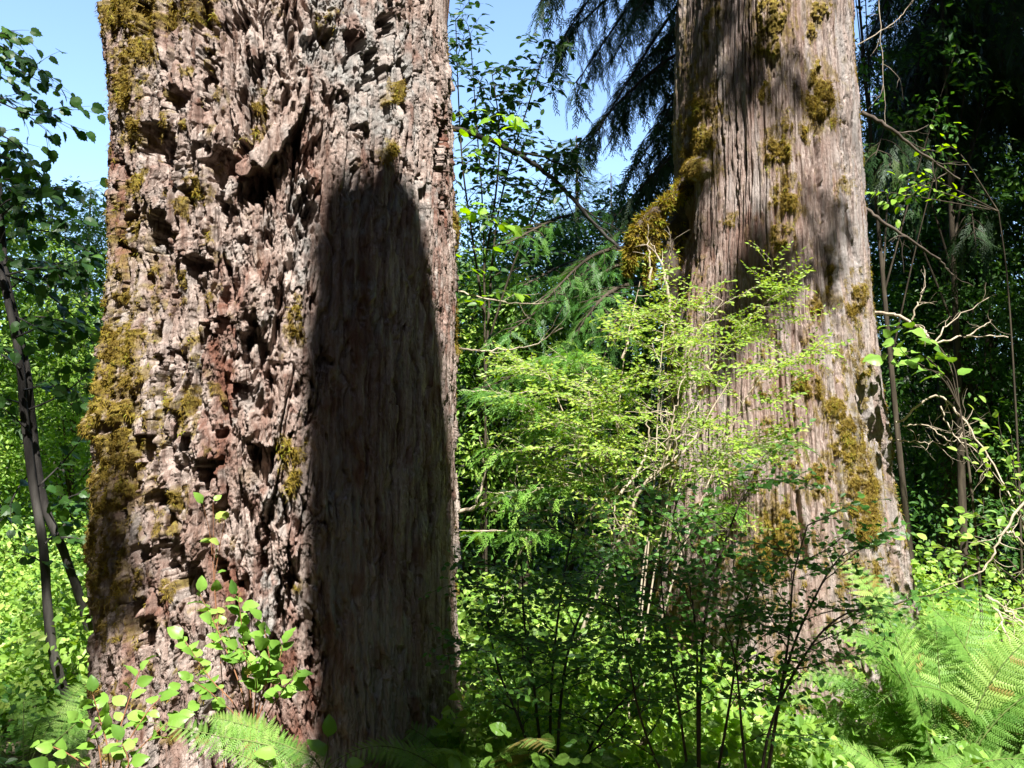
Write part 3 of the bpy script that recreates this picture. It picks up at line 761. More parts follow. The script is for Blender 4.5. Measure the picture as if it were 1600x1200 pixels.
    for A, rd, n in strands:
        S = spline(A, 8)
        rad = np.interp(np.linspace(0, 1, len(S)), np.linspace(0, 1, len(rd)), rd) * (1 + .25 * fbm(np.arange(len(S)) * .31, np.full(len(S), n * .1), 2, 8))
        tube(gb, S, rad, 18, 0.5, 0.35)
        t = rng.random(n); P, T = along(S, t); rr_ = np.interp(t, np.linspace(0, 1, len(rad)), rad)
        o_ = nrm(np.cross(T, rng.normal(0, 1, (n, 3)))); keep = (o_[:, 2] > -0.4) | (o_[:, 0] < -0.1) | (rng.random(n) < .3); P, o_, rr_ = P[keep], o_[keep], rr_[keep]; m = len(P)
        cl_ = np.clip(fbm(P[:, 2] * 16, P[:, 0] * 16 + o_[:, 1], 2, 55), -.6, 1)
        inst(gm, (LEAF_SMALL[0] * [.35, 1, 1], LEAF_SMALL[1]), P + o_ * (rr_ * (0.95 + .3 * cl_))[:, None], o_ * .8 + rng.normal(0, .5, (m, 3)) + np.array([0, 0, -.8]), rng.normal(0, 1, (m, 3)), 0.030 * (1 + .6 * cl_) * rng.uniform(.5, 1.8, m), np.clip(0.68 + .3 * cl_ + rng.normal(0, .15, m), 0, 1))
    # moss beard and broken stubs below
    br = gb.build('branch', M['bark_far'], root, True)
    tag(br, 'arching moss-covered limb stub')
    mo = gm.build('moss', M['moss'], br); mo['kind'] = 'stuff'
    return root, V, px, py

fir, FV, fpx, fpy = build_fir()
ced, CV, cpx, cpy = build_cedar()

# crowns of the two giants, high above the picture
def high_crown(root, cx, cy, z0, z1, rad, seed, r0):
    rng = np.random.default_rng(seed)
    gw = Geo(); gl = Geo()
    for k in range(16):
        a = k * 2.4; zz = z0 + (z1 - z0) * k / 16; L = rad * (1.1 - 0.6 * k / 16)
        d = np.array([math.cos(a), math.sin(a), 0.1])
        p = np.array([cx, cy, zz]) + d * r0
        bough(rng, gw, gl, [p, p + d * L * .5 + [0, 0, .2], p + d * L - [0, 0, L * .25]], 0.05, 0.45, 0.16, 0.5, FEATHER_L, 0.9, 0.3)
    c = gl.build('crown', M['cedar'], root); gw.build('limbs', M['bark_far'], c)
    local_children(root)
def local_children(root):
    for c in root.children:
        c.location = -root.location
high_crown(fir, FIR[1][-1, 0], FIR[1][-1, 1], 16, 22, 3.2, 61, .5)
high_crown(ced, CED[1][-1, 0], CED[1][-1, 1], 9.5, 17, 3.2, 62, .4)

# ------------------------------------------------------------------ ground
def build_ground():
    xs = np.concatenate([np.linspace(-400, -14, 24), np.linspace(-12, 16, 113), np.linspace(18, 400, 24)])
    ys = np.concatenate([np.linspace(-60, -8, 10), np.linspace(-6, 30, 145), np.linspace(32, 500, 40)])
    X, Y = np.meshgrid(xs, ys)
    V = np.stack([X, Y, ground_z(X, Y)], -1)
    nx = len(xs); i = np.arange(len(ys) - 1)[:, None] * nx; j = np.arange(nx - 1)[None]
    F = np.stack([i + j, i + j + 1, i + nx + j + 1, i + nx + j], -1).reshape(-1, 4)
    g = Geo(); g.add(V.reshape(-1, 3), F)
    o = g.build('ground', M['ground'], None, True); o['kind'] = 'structure'
build_ground()

# ------------------------------------------------------------------ undergrowth and shrubs
def poly(P, Y=None):
    """pixel polyline -> world points; entries (px, py, Y)"""
    return np.array([at(*(q if len(q) == 3 else (q[0], q[1], Y))) for q in P])

def plant(name, label, cat, base, gw, gl, wood, leaf, group=None, wn='stems', ln='foliage'):
    r = thing(name, label, cat, base, group)
    gw.build(wn, M[wood], r, True)
    gl.build(ln, M[leaf], r, leaf == 'salal')
    return local(r)

def sprigs(rng, gw, gl, tips, size, tpl, spacing, r0, droop=0.1, t0=0.3, up=1.0):
    for P in tips:
        S = spline(P, 5) + rng.normal(0, 0.002, 3)
        tube(gw, S, np.linspace(r0, r0 * 0.4, len(S)), 5, rng.random())
        twig_leaves(rng, gl, S, spacing, size, tpl, droop, t0=t0, upw=up)

# --- salal in front of the fir
rng = np.random.default_rng(11)
gw, gl = Geo(), Geo()
root_ = (395, 1330, 3.35)
for tip in [[(385, 1120, 3.4), (350, 1010, 3.45), (312, 930, 3.45)], [(390, 1100, 3.4), (380, 1000, 3.4), (372, 930, 3.38)], [(400, 1130, 3.35), (420, 1040, 3.3), (410, 970, 3.3)],
            [(405, 1150, 3.35), (440, 1080, 3.3), (462, 1050, 3.25)], [(400, 1140, 3.35), (430, 1060, 3.35), (440, 1010, 3.35)], [(380, 1130, 3.4), (330, 1060, 3.4), (290, 1000, 3.4)],
            [(385, 1150, 3.4), (340, 1090, 3.35), (300, 1060, 3.3)], [(392, 1140, 3.45), (385, 1060, 3.45), (350, 980, 3.45)], [(396, 1130, 3.35), (400, 1060, 3.3), (375, 1010, 3.25)]]:
    sprigs(rng, gw, gl, [poly([root_] + tip)], 0.062, LEAF_WIDE, 0.025, 0.0035, 0.05, 0.55)
plant('salal_plant', 'bright oval-leaved sprig standing before the foot of the biggest trunk', 'shrub', at(395, 1330, 3.35), gw, gl, 'red_stem', 'salal')
gw, gl = Geo(), Geo()
sprigs(rng, gw, gl, [poly([(350, 1330, 3.45), (348, 1100, 3.5), (338, 960, 3.6), (334, 870, 3.62), (332, 785, 3.6)]), poly([(338, 960, 3.6), (330, 850, 3.6), (318, 790, 3.55)]), poly([(336, 900, 3.6), (345, 850, 3.58), (352, 815, 3.55)])], 0.055, LEAF_WIDE, 0.085, 0.0025, 0.1, 0.5)
gl.A = [np.where(np.repeat(rng.random(len(a) // 40 + 1) < 0.4, 40)[:len(a)], 0.97, a) for a in gl.A]
plant('salal_plant', 'thin upright shoot with few green and rust-red leaves before the flaky trunk', 'shrub', at(350, 1330, 3.45), gw, gl, 'red_stem', 'salal')
gw, gl = Geo(), Geo()
root_ = (165, 1340, 3.2)
for tip in [[(190, 1190, 3.2), (225, 1120, 3.2), (260, 1080, 3.25)], [(180, 1180, 3.2), (200, 1100, 3.25), (222, 1040, 3.3)], [(150, 1220, 3.15), (110, 1180, 3.1), (66, 1160, 3.1)], [(160, 1210, 3.15), (150, 1150, 3.15), (125, 1125, 3.1)],
            [(170, 1190, 3.2), (155, 1120, 3.2), (145, 1085, 3.2)], [(200, 1200, 3.2), (250, 1140, 3.2), (290, 1110, 3.25)], [(175, 1230, 3.1), (120, 1210, 3.1), (80, 1200, 3.0)], [(190, 1220, 3.1), (200, 1190, 3.1), (190, 1160, 3.1)]]:
    sprigs(rng, gw, gl, [poly([root_] + tip)], 0.064, LEAF_WIDE, 0.032, 0.0035, 0.05, 0.45)
plant('salal_plant', 'spreading oval-leaved sprig low in the bottom left corner', 'shrub', at(165, 1340, 3.2), gw, gl, 'red_stem', 'salal')
gw, gl = Geo(), Geo()
sprigs(rng, gw, gl, [poly([(500, 1340, 3.0), (500, 1240, 3.0), (512, 1180, 3.0), (512, 1160, 3.0)]), poly([(500, 1340, 3.0), (510, 1220, 3.0), (535, 1195, 3.0)]), poly([(498, 1330, 3.0), (480, 1230, 3.0), (440, 1180, 3.0)])], 0.085, LEAF_WIDE, 0.07, 0.003, 0.05, 0.6)
plant('salal_plant', 'two-leaved tip peeping up at the bottom edge below the shadowed bark', 'shrub', at(500, 1340, 3.0), gw, gl, 'green_stem', 'salal')

# --- ferns
def arch_pts(base, az, L, rise=1.1, droop=1.5, k=10, rng=rng):
    d = nrm([math.cos(az), math.sin(az), rise]); pts = [np.array(base, float)]
    for i in range(k):
        d = nrm(d + np.array([0, 0, -droop / k * (0.3 + 1.4 * i / k)]) + rng.normal(0, 0.02, 3)); pts.append(pts[-1] + d * L / k)
    return np.array(pts)

def frond_on(rng, parent, pts, width=0.26, mat='fern', n=20, t0=0.22, face=None):
    gw = Geo(); gl = Geo()
    pts = spline(pts, 4)
    L = np.linalg.norm(np.diff(pts, axis=0), axis=1).sum()
    tube(gw, pts, np.linspace(0.005, 0.001, len(pts)), 4, 0.6)
    t = t0 + (1 - t0) * (np.arange(n) / n) ** 0.95
    P, T = along(pts, t)
    upr = nrm(np.array([0.1, -0.55, 1.0]) + rng.normal(0, .2, 3) if face is None else np.array(face, float))
    side = nrm(np.cross(T, upr)); up = np.cross(side, T)
    ln = L * width * np.sin(np.pi * np.clip(0.24 + 0.78 * (t - t0) / (1 - t0), 0, 1)) ** 0.85
    tone = rng.normal(0, 0.17)
    for s in (1, -1):
        dv = side * s + T * 0.45 + rng.normal(0, 0.06, (n, 3)) - np.array([0, 0, 0.12])
        inst(gl, PINNA, P, dv, up + rng.normal(0, 0.15, (n, 3)), ln * rng.uniform(0.88, 1.1, n), np.clip(rng.normal(0.5, 0.12, n) + tone, 0, 1))
    o = gl.build('frond', M[mat], parent)
    gw.build('stalk', M['green_stem'], o)
    return o

rng = np.random.default_rng(21)
f = thing('fern_plant', 'pale green lacy fern lying across the foot of the flaky trunk at the bottom', 'fern', at(520, 1330, 3.0))
for P in [[(520, 1300, 3.0), (450, 1180, 3.05), (340, 1150, 3.1), (232, 1128, 3.15)], [(520, 1300, 3.0), (470, 1230, 3.0), (400, 1190, 3.0), (330, 1165, 3.05)], [(510, 1300, 3.0), (430, 1160, 3.15), (370, 1130, 3.2), (315, 1118, 3.2)],
          [(520, 1300, 3.0), (500, 1200, 3.0), (460, 1170, 3.05), (400, 1150, 3.1)], [(530, 1300, 2.9), (470, 1260, 2.9), (420, 1220, 2.9), (360, 1200, 2.9)]]:
    frond_on(rng, f, poly(P), 0.125, 'fern', 28, 0.2, (0.1, -0.6, 0.8))
local(f)

def fern_at(base, n, L, label, az0=0, az1=2 * math.pi, seed=0, mat='fern', rise=(0.8, 1.8), droop=1.6, width=0.27, group='ferns on the forest floor'):
    rng = np.random.default_rng(seed)
    f = thing('fern_plant', label, 'fern', base, group)
    for k in range(n):
        az = az0 + (az1 - az0) * (k + rng.random() * 0.8) / n
        frond_on(rng, f, arch_pts(base, az, L * rng.uniform(0.75, 1.15), rng.uniform(*rise), droop * rng.uniform(0.8, 1.2), 8, rng), width * 0.47, mat, 28)
    return local(f)
def gpt(px, py, Y):
    p = at(px, py, Y); return np.array([p[0], p[1], ground_z(p[0], p[1])])
# the large lady-fern stand at right
fern_at(gpt(1470, 1090, 4.8), 27, 1.30, 'tall lacy fern fountain rising against the right foot of the mossy trunk', az0=R(-30), az1=R(212), seed=1, rise=(2.0, 5.5), droop=2.2)
fern_at(gpt(1590, 1090, 4.9), 22, 1.10, 'big arching fern cut by the right edge of the photo', az0=R(-30), az1=R(212), seed=2, rise=(1.8, 4.5), droop=2.1)
fern_at(gpt(1385, 1120, 4.7), 24, 0.85, 'fern with flat fronds in front of the mossy trunk foot', seed=3, rise=(0.7, 1.5))
fern_at(gpt(1530, 1230, 4.4), 26, 0.5, 'sunlit fern low in the bottom right corner', seed=4, rise=(0.7, 1.5))
fern_at(gpt(1350, 1240, 4.2), 12, 0.5, 'small fern at the bottom edge right of the dark shrub', seed=5, rise=(0.6, 1.3))
fern_at(gpt(760, 1190, 4.4), 16, 0.95, 'shaded fern leaning out beside the dark side of the biggest trunk', seed=6, rise=(1.0, 2.0), droop=1.5)
fern_at(gpt(40, 1150, 5.2), 12, 1.0, 'fern under the twin grey stems in the lower left', seed=7, rise=(0.7, 1.4), droop=1.4)
fern_at(gpt(-30, 1150, 6.6), 12, 1.1, 'fern behind the twin grey stems at the left edge', seed=8, rise=(0.8, 1.6), droop=1.4)
fern_at(gpt(120, 1090, 7.5), 12, 1.0, 'fern just left of the flaky trunk behind the grey stems', seed=9, rise=(0.8, 1.6), droop=1.4)
fern_at(gpt(1540, 1000, 6.6), 12, 1.1, 'fern behind the tall fern fountain near the right edge', seed=10, rise=(0.9, 1.8), droop=1.5)

fern_at(gpt(1440, 1190, 4.5), 20, 0.6, 'small fern between the dark open bush and the tall fern fountain', seed=14, rise=(0.9, 2.0))
fern_at(gpt(1350, 1090, 5.0), 18, 0.62, 'small pale fern close against the front foot of the mossy trunk', seed=15, rise=(0.9, 2.2))
fern_at(gpt(1540, 1060, 5.6), 20, 0.85, 'fern half hidden behind the tall fern fountain', seed=16, rise=(1.2, 3.0))
# --- bright yellow-green huckleberry between the trunks
rng = np.random.default_rng(31)
gw, gl = Geo(), Geo()
stems = [[(985, 1130, 5.4), (960, 900, 5.4), (965, 700, 5.4), (975, 560, 5.4), (1000, 440, 5.45)], [(985, 1130, 5.4), (1010, 850, 5.4), (1060, 650, 5.4), (1080, 540, 5.4), (1130, 470, 5.4)],
         [(990, 1130, 5.4), (1060, 880, 5.3), (1130, 700, 5.3), (1180, 600, 5.3), (1240, 555, 5.3)], [(980, 1130, 5.5), (930, 850, 5.5), (900, 700, 5.4), (870, 620, 5.4), (850, 570, 5.4)],
         [(985, 1130, 5.4), (1040, 800, 5.5), (1100, 600, 5.55), (1170, 500, 5.5), (1205, 465, 5.5)], [(985, 1130, 5.4), (1020, 780, 5.4), (1030, 600, 5.4), (1040, 490, 5.4)],
         [(985, 1130, 5.4), (950, 800, 5.3), (930, 680, 5.2), (920, 610, 5.2)], [(990, 1130, 5.4), (1070, 850, 5.5), (1130, 740, 5.5), (1180, 690, 5.5)]]
shrub(rng, gw, gl, [poly(s_) for s_ in stems], 0.032, (LEAF_RHOMB[0] * [.72, 1, 1], LEAF_RHOMB[1]), n_br=16, n_tw=10, br_len=0.46, tw_len=0.21, spacing=0.0155, r0=0.006, flat=-0.18, start=0.34, droop=0.12)
plant('huckleberry_bush', 'glowing yellow-green small-leaved bush before the left side of the mossy trunk', 'bush', at(985, 1130, 5.4), gw, gl, 'twig_pale', 'huckle')

rng = np.random.default_rng(33)
gw, gl = Geo(), Geo()
for B in [[(1000, 900, 6.1), (930, 740, 6.0), (850, 640, 5.9), (760, 610, 5.8)], [(1000, 900, 6.1), (950, 720, 6.0), (890, 610, 5.9), (810, 580, 5.8)], [(1000, 900, 6.1), (930, 800, 5.9), (850, 720, 5.7), (770, 700, 5.6)],
          [(1000, 900, 6.1), (980, 700, 6.0), (930, 590, 5.9), (880, 555, 5.8)], [(1000, 900, 6.1), (1060, 760, 5.9), (1130, 700, 5.8), (1230, 690, 5.7)], [(1000, 900, 6.1), (930, 850, 5.8), (860, 830, 5.6), (740, 830, 5.4)], [(1000, 900, 6.1), (960, 650, 5.9), (900, 570, 5.7), (860, 560, 5.6)], [(1000, 900, 6.1), (920, 700, 5.7), (860, 660, 5.5), (800, 620, 5.4)], [(1000, 900, 6.1), (940, 760, 5.7), (870, 760, 5.5), (780, 770, 5.4)], [(1000, 900, 6.1), (1040, 860, 5.7), (1080, 800, 5.5), (1150, 790, 5.4)]]:
    bough(rng, gw, gl, poly(B), 0.014, 0.19, 0.055, 0.15, FEATHER, 0.38, 0.25)
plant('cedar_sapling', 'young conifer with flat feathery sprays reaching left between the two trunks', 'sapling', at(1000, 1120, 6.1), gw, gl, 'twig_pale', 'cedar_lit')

# --- bleached dead branches between the trunks
rng = np.random.default_rng(34)
gw = Geo()
def dead(g, P, r, n=3, tw=0.25, rng=rng):
    S = spline(poly(P), 7); S[1:-1] += rng.normal(0, 0.006, (len(S) - 2, 3))
    tube(g, S, np.linspace(r, r * 0.3, len(S)), 6, rng.random())
    for k in range(n):
        p, T = along(S, np.array([rng.uniform(0.25, 0.98)]))
        W = wander(rng, p[0], T[0] + rng.normal(0, 0.6, 3), tw * rng.uniform(0.4, 1.2), 6, 0.22, 0.02)
        tube(g, W, np.linspace(r * 0.35, r * 0.1, len(W)), 4, rng.random())
        if rng.random() < 0.6:
            p2, T2 = along(W, np.array([0.5])); W2 = wander(rng, p2[0], T2[0] + rng.normal(0, .7, 3), tw * 0.4, 4, 0.25)
            tube(g, W2, np.linspace(r * 0.2, r * 0.08, len(W2)), 3, rng.random())
for P, r in [([(905, 1000, 5.3), (985, 800, 5.2), (1015, 750, 5.15), (1075, 695, 5.1), (1140, 595, 5.1)], .012), ([(1035, 728, 5.15), (1052, 650, 5.1), (1060, 620, 5.1)], .008), ([(1038, 720, 5.15), (1043, 680, 5.1), (1040, 640, 5.1)], .007),
             ([(1050, 710, 5.15), (1070, 660, 5.1), (1095, 625, 5.1)], .007), ([(965, 775, 5.2), (1000, 730, 5.25), (1012, 690, 5.3), (1010, 640, 5.3)], .010), ([(900, 830, 5.4), (950, 770, 5.3), (1005, 735, 5.2)], .008)]:
    dead(gw, P, r, 4, 0.28)
d = gw.build('dead_branch', M['twig_pale'], None, True)
tag(d, 'forked bleached dead branch slanting up inside the yellow-green bush', 'branch')
gw = Geo()
for P, r in [([(715, 800, 6.2), (790, 780, 6.1), (850, 745, 6.1), (895, 695, 6.0)], .016), ([(745, 790, 6.1), (760, 730, 6.1), (775, 700, 6.1)], .009), ([(760, 800, 6.2), (830, 800, 6.2), (905, 790, 6.1)], .008), ([(840, 760, 6.2), (870, 800, 6.0), (920, 830, 5.9)], .007)]:
    dead(gw, P, r, 5, 0.35)
d = gw.build('dead_branch', M['twig_pale'], None, True)
tag(d, 'curved grey dead branch poking out right of the biggest trunk', 'branch')
def deadobj(specs, label, n=4, tw=.3, mat='twig_pale'):
    g = Geo()
    for P, r in specs: dead(g, P, r, n, tw, rng)
    o = g.build('dead_branch', M[mat], None, True); tag(o, label, 'branch')
deadobj([([(712, 545, 6.8), (760, 548, 6.8), (830, 540, 6.8), (880, 512, 6.8)], .010)], 'bare sagging twig crossing the middle of the dark gap beside the biggest trunk')
deadobj([([(715, 455, 7.2), (780, 470, 7.2), (840, 475, 7.2), (905, 462, 7.2)], .009)], 'nearly level pale twig high in the dark gap beside the biggest trunk')
deadobj([([(720, 610, 6.6), (780, 615, 6.5), (850, 650, 6.4), (920, 690, 6.3)], .007)], 'thin dead twig arching right and down toward the yellow-green bush', 3)
deadobj([([(835, 800, 5.8), (815, 860, 5.6), (785, 930, 5.5), (778, 945, 5.5)], .007)], 'white bare twig hanging down in the dark lower gap', 3, .2)
deadobj([([(1052, 520, 6.6), (1040, 440, 6.6), (1028, 400, 6.6), (1016, 380, 6.6)], .014), ([(1040, 440, 6.6), (1046, 410, 6.55), (1048, 380, 6.5)], .010), ([(1049, 500, 6.6), (1052, 510, 6.5), (1045, 540, 6.5)], .009)], 'bleached forked stub beside the left edge of the mossy trunk', 3, .18)
deadobj([([(1016, 440, 6.6), (1014, 395, 6.6), (1012, 350, 6.6)], .010)], 'short upright bleached twig under the arching mossy limb', 2, .15)
deadobj([([(972, 560, 6.4), (985, 520, 6.4), (993, 495, 6.4)], .010)], 'short white slanting twig at the top left of the yellow-green bush', 2, .15)

# --- dark shrub in the shade in front
rng = np.random.default_rng(41)
gw, gl = Geo(), Geo()
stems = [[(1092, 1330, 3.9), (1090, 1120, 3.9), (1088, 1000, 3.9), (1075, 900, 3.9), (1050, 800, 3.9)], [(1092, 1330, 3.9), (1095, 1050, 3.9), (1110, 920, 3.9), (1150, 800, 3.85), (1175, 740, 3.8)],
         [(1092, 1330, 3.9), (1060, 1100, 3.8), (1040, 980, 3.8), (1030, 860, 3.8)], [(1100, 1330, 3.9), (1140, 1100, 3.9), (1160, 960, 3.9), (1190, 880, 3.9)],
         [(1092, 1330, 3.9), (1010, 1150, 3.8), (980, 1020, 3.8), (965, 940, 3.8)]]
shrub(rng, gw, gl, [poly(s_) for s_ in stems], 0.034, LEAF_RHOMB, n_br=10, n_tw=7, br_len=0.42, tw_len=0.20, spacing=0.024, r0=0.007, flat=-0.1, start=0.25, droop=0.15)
plant('huckleberry_bush', 'dark green many-stemmed bush in shade in front of the yellow-green one', 'bush', at(1092, 1330, 3.9), gw, gl, 'twig_dark', 'huckle_shade')
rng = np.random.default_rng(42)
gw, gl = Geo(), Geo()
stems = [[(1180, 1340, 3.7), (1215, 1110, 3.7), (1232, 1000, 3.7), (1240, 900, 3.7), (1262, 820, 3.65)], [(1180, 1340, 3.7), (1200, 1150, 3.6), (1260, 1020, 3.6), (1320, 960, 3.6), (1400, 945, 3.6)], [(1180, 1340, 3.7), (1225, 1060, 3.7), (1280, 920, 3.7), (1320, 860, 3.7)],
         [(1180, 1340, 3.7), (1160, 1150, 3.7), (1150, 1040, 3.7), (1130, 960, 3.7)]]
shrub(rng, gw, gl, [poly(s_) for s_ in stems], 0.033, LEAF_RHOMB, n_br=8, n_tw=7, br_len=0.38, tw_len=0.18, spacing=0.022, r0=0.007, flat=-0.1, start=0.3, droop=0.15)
plant('huckleberry_bush', 'dark open bush whose thin stems cross the lower bark of the mossy trunk', 'bush', at(1180, 1340, 3.7), gw, gl, 'twig_dark', 'huckle_shade')
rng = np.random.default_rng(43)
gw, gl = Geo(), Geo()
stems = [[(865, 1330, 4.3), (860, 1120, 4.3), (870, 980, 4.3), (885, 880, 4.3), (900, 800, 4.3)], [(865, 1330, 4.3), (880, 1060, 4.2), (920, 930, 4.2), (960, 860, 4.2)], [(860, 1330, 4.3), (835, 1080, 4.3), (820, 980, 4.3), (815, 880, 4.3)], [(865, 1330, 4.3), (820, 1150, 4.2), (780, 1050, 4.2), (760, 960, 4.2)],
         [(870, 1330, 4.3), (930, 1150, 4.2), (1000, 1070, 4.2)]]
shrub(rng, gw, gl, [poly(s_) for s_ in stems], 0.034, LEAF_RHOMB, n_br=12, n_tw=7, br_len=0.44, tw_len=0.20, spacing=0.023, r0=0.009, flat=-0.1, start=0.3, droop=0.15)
plant('huckleberry_bush', 'dark bush with a grey forked stem just right of the biggest trunk', 'bush', at(865, 1330, 4.3), gw, gl, 'stem_grey', 'huckle_shade')

# --- twin-stemmed vine maple at the left edge
rng = np.random.default_rng(51)
gw, gl = Geo(), Geo()
for P, r in [([(128, 1170, 6.0), (115, 1120, 6.0), (88, 1040, 6.0), (75, 960, 6.0), (68, 860, 6.0), (52, 760, 6.0), (38, 650, 6.0), (30, 560, 6.0), (12, 470, 6.0), (-20, 330, 6.1), (-60, 100, 6.2)], .034),
             ([(140, 985, 6.3), (120, 920, 6.2), (95, 850, 6.1), (70, 790, 6.05), (55, 700, 6.1), (45, 600, 6.1), (35, 540, 6.1), (12, 440, 6.1), (2, 340, 6.1), (-10, 150, 6.2)], .030)]:
    S = spline(poly(P), 6)
    tube(gw, S, np.linspace(r, r * 0.6, len(S)), 10, 0.5, 0.15)
br = [[(20, 500), (60, 495), (110, 505), (158, 520)], [(10, 430), (60, 450), (120, 500), (160, 560)], [(45, 640), (90, 620), (130, 590), (150, 560)], [(60, 760), (100, 720), (130, 680), (150, 640)],
      [(0, 380), (50, 360), (100, 370), (150, 400)], [(-30, 350), (20, 310), (60, 330), (100, 345)], [(-50, 200), (0, 210), (40, 240), (60, 275)], [(-50, 100), (0, 120), (40, 150), (75, 180)],
      [(-60, 60), (-20, 60), (5, 50), (20, 50)], [(-40, 150), (0, 160), (50, 180), (90, 170)], [(-20, 300), (10, 280), (30, 290), (50, 300)], [(50, 680), (20, 650), (-20, 620)],
      [(70, 850), (100, 820), (120, 790)], [(30, 560), (-10, 540), (-50, 530)], [(-60, 420), (0, 400), (40, 420), (90, 440)], [(55, 730), (30, 760), (10, 800), (-10, 830)], [(70, 880), (50, 870), (30, 865)],
      [(0, 340), (60, 300), (90, 320)], [(-50, 230), (-10, 240), (20, 250), (45, 262)]]
for k in range(9):
    y0 = rng.uniform(40, 320); L_ = rng.uniform(40, 85)
    br.append([(-60, y0 - 20), (-60 + L_ * .8, y0 - rng.uniform(0, 30)), (-50 + L_ * 1.5, y0 + 25)])
for k in range(13):
    y0 = rng.uniform(330, 560) if k % 3 else rng.uniform(560, 850); x0 = np.interp(y0, [330, 560, 850], [0, 30, 70]); sg = rng.choice([-1, 1, 1]); L_ = rng.uniform(60, 110); s_ = rng.uniform(-60, 30)
    br.append([(x0, y0), (x0 + sg * L_ * .5, y0 + s_ * .7), (x0 + sg * L_, y0 + s_ + 10)])
for B in br:
    S = spline(poly([(x, y, 6.0 + rng.normal(0, .15)) for x, y in B]), 5)
    tube(gw, S, np.linspace(.007, .002, len(S)), 4, .5)
    for q in range(7):
        p, T = along(S, np.array([0.15 + 0.8 * (q + rng.random()) / 5]))
        W = wander(rng, p[0], T[0] + rng.normal(0, .6, 3) * [1, 1, .6], 0.22 * rng.uniform(.6, 1.2), 4, .12, .03)
        tube(gw, W, np.linspace(.0025, .001, len(W)), 3, .5)
        twig_leaves(rng, gl, W, 0.06, 0.078, LEAF_HAZEL, 0.35, upw=0.8, t0=0.2)
    twig_leaves(rng, gl, S, 0.10, 0.09, LEAF_HAZEL, 0.35, upw=0.8, t0=0.3)
plant('maple_tree', 'slender twin grey-stemmed tree with broad dark leaves at the left edge', 'tree', at(128, 1190, 6.0), gw, gl, 'stem_grey', 'maple')

# --- lance-leaved sapling and hazel seen against the sky between the trunks
rng = np.random.default_rng(61)
gw, gl = Geo(), Geo()
stems = [[(760, 900, 9), (758, 600, 9), (755, 350, 9), (745, 200, 9), (735, 60, 9)], [(758, 600, 9), (770, 400, 9), (790, 280, 9), (830, 150, 9), (850, 80, 9)], [(757, 500, 9), (735, 350, 9), (722, 250, 9), (715, 120, 9), (712, 30, 9)],
         [(758, 550, 9), (800, 420, 8.8), (840, 320, 8.7), (870, 230, 8.6)], [(756, 420, 9), (775, 300, 8.9), (780, 200, 8.9), (768, 110, 8.9)]]
shrub(rng, gw, gl, [poly(s_) for s_ in stems], 0.095, LEAF_OVAL, n_br=11, n_tw=7, br_len=0.5, tw_len=0.28, spacing=0.048, r0=0.014, flat=0.1, start=0.30, droop=0.2)
plant('sapling_tree', 'slim tree with narrow dark leaves against the sky right of the biggest trunk', 'tree', at(760, 980, 9), gw, gl, 'twig_dark', 'maple')
rng = np.random.default_rng(62)
gw, gl = Geo(), Geo()
for B in [[(690, 230), (730, 205), (775, 180), (800, 185)], [(690, 200), (720, 180), (745, 172)], [(690, 250), (740, 240), (790, 200), (812, 195)], [(690, 350), (730, 330), (770, 345), (800, 355)], [(690, 380), (720, 345), (745, 330)], [(690, 410), (730, 390), (770, 390)],
          [(690, 450), (730, 425), (760, 420)], [(690, 330), (715, 322), (735, 320)], [(690, 480), (740, 470), (785, 455), (815, 460)]]:
    S = spline(poly(B, 7.0), 5); tube(gw, S, np.linspace(.005, .0015, len(S)), 4, .5)
    twig_leaves(rng, gl, S, 0.055, 0.10, LEAF_HAZEL, 0.2, t0=0.25, upw=0.8)
tube(gw, spline(poly([(640, 1150, 7.1), (650, 800, 7.1), (675, 500, 7.05), (690, 330, 7.0), (695, 200, 7.0)]), 6), np.linspace(.02, .006, 25), 6, .5)
plant('hazel_bush', 'bright translucent broad leaves sticking out behind the right edge of the biggest trunk', 'bush', at(640, 1150, 7.1), gw, gl, 'green_stem', 'hazel')

gw = Geo()
rng = np.random.default_rng(63)
dead(gw, [(640, 190, 8.6), (722, 205, 8.6), (800, 235, 8.6), (870, 285, 8.6), (930, 350, 8.6), (1000, 430, 8.6), (1080, 560, 8.7), (1150, 800, 8.8)], .030, 5, .5)
dead(gw, [(800, 235, 8.6), (860, 250, 8.7), (920, 280, 8.8)], .014, 2, .4)
d = gw.build('leaning_pole', M['stem_grey'], None, True); tag(d, 'leaning bare grey pole crossing the sky gap between the trunks', 'branch')

# --- conifers behind: boughs from trunks that stand out of sight or in the dark
def conifer(px, Y, label, boughs, seed, r=0.25, top=-600, mat='cedar', sl=0.32, sp=0.10, hang=0.9, base_py=None, group=None, sub=0.6, lean=0):
    rng = np.random.default_rng(seed)
    b = at(px, 750, Y); b = np.array([b[0], b[1], float(ground_z(b[0], b[1]))])
    t = at(px + lean, top, Y)
    root = thing('conifer_tree', label, 'tree', b, group)
    gt = Geo(); gw = Geo(); gl = Geo()
    S = spline([b + [0, 0, -.3], b * .65 + t * .35, t], 10); tube(gt, S, np.linspace(r, r * .45, len(S)), 14, .5, .12)
    for P in boughs:
        bough(rng, gw, gl, poly(P), 0.03, sl, sp, hang, FEATHER, sub, 0.1)
    gt.build('trunk', M['bark_far'], root, True)
    c = gl.build('crown', M[mat], root); gw.build('limbs', M['twig_dark'], c, True)
    return local(root)
rng = np.random.default_rng(70)
B1 = []
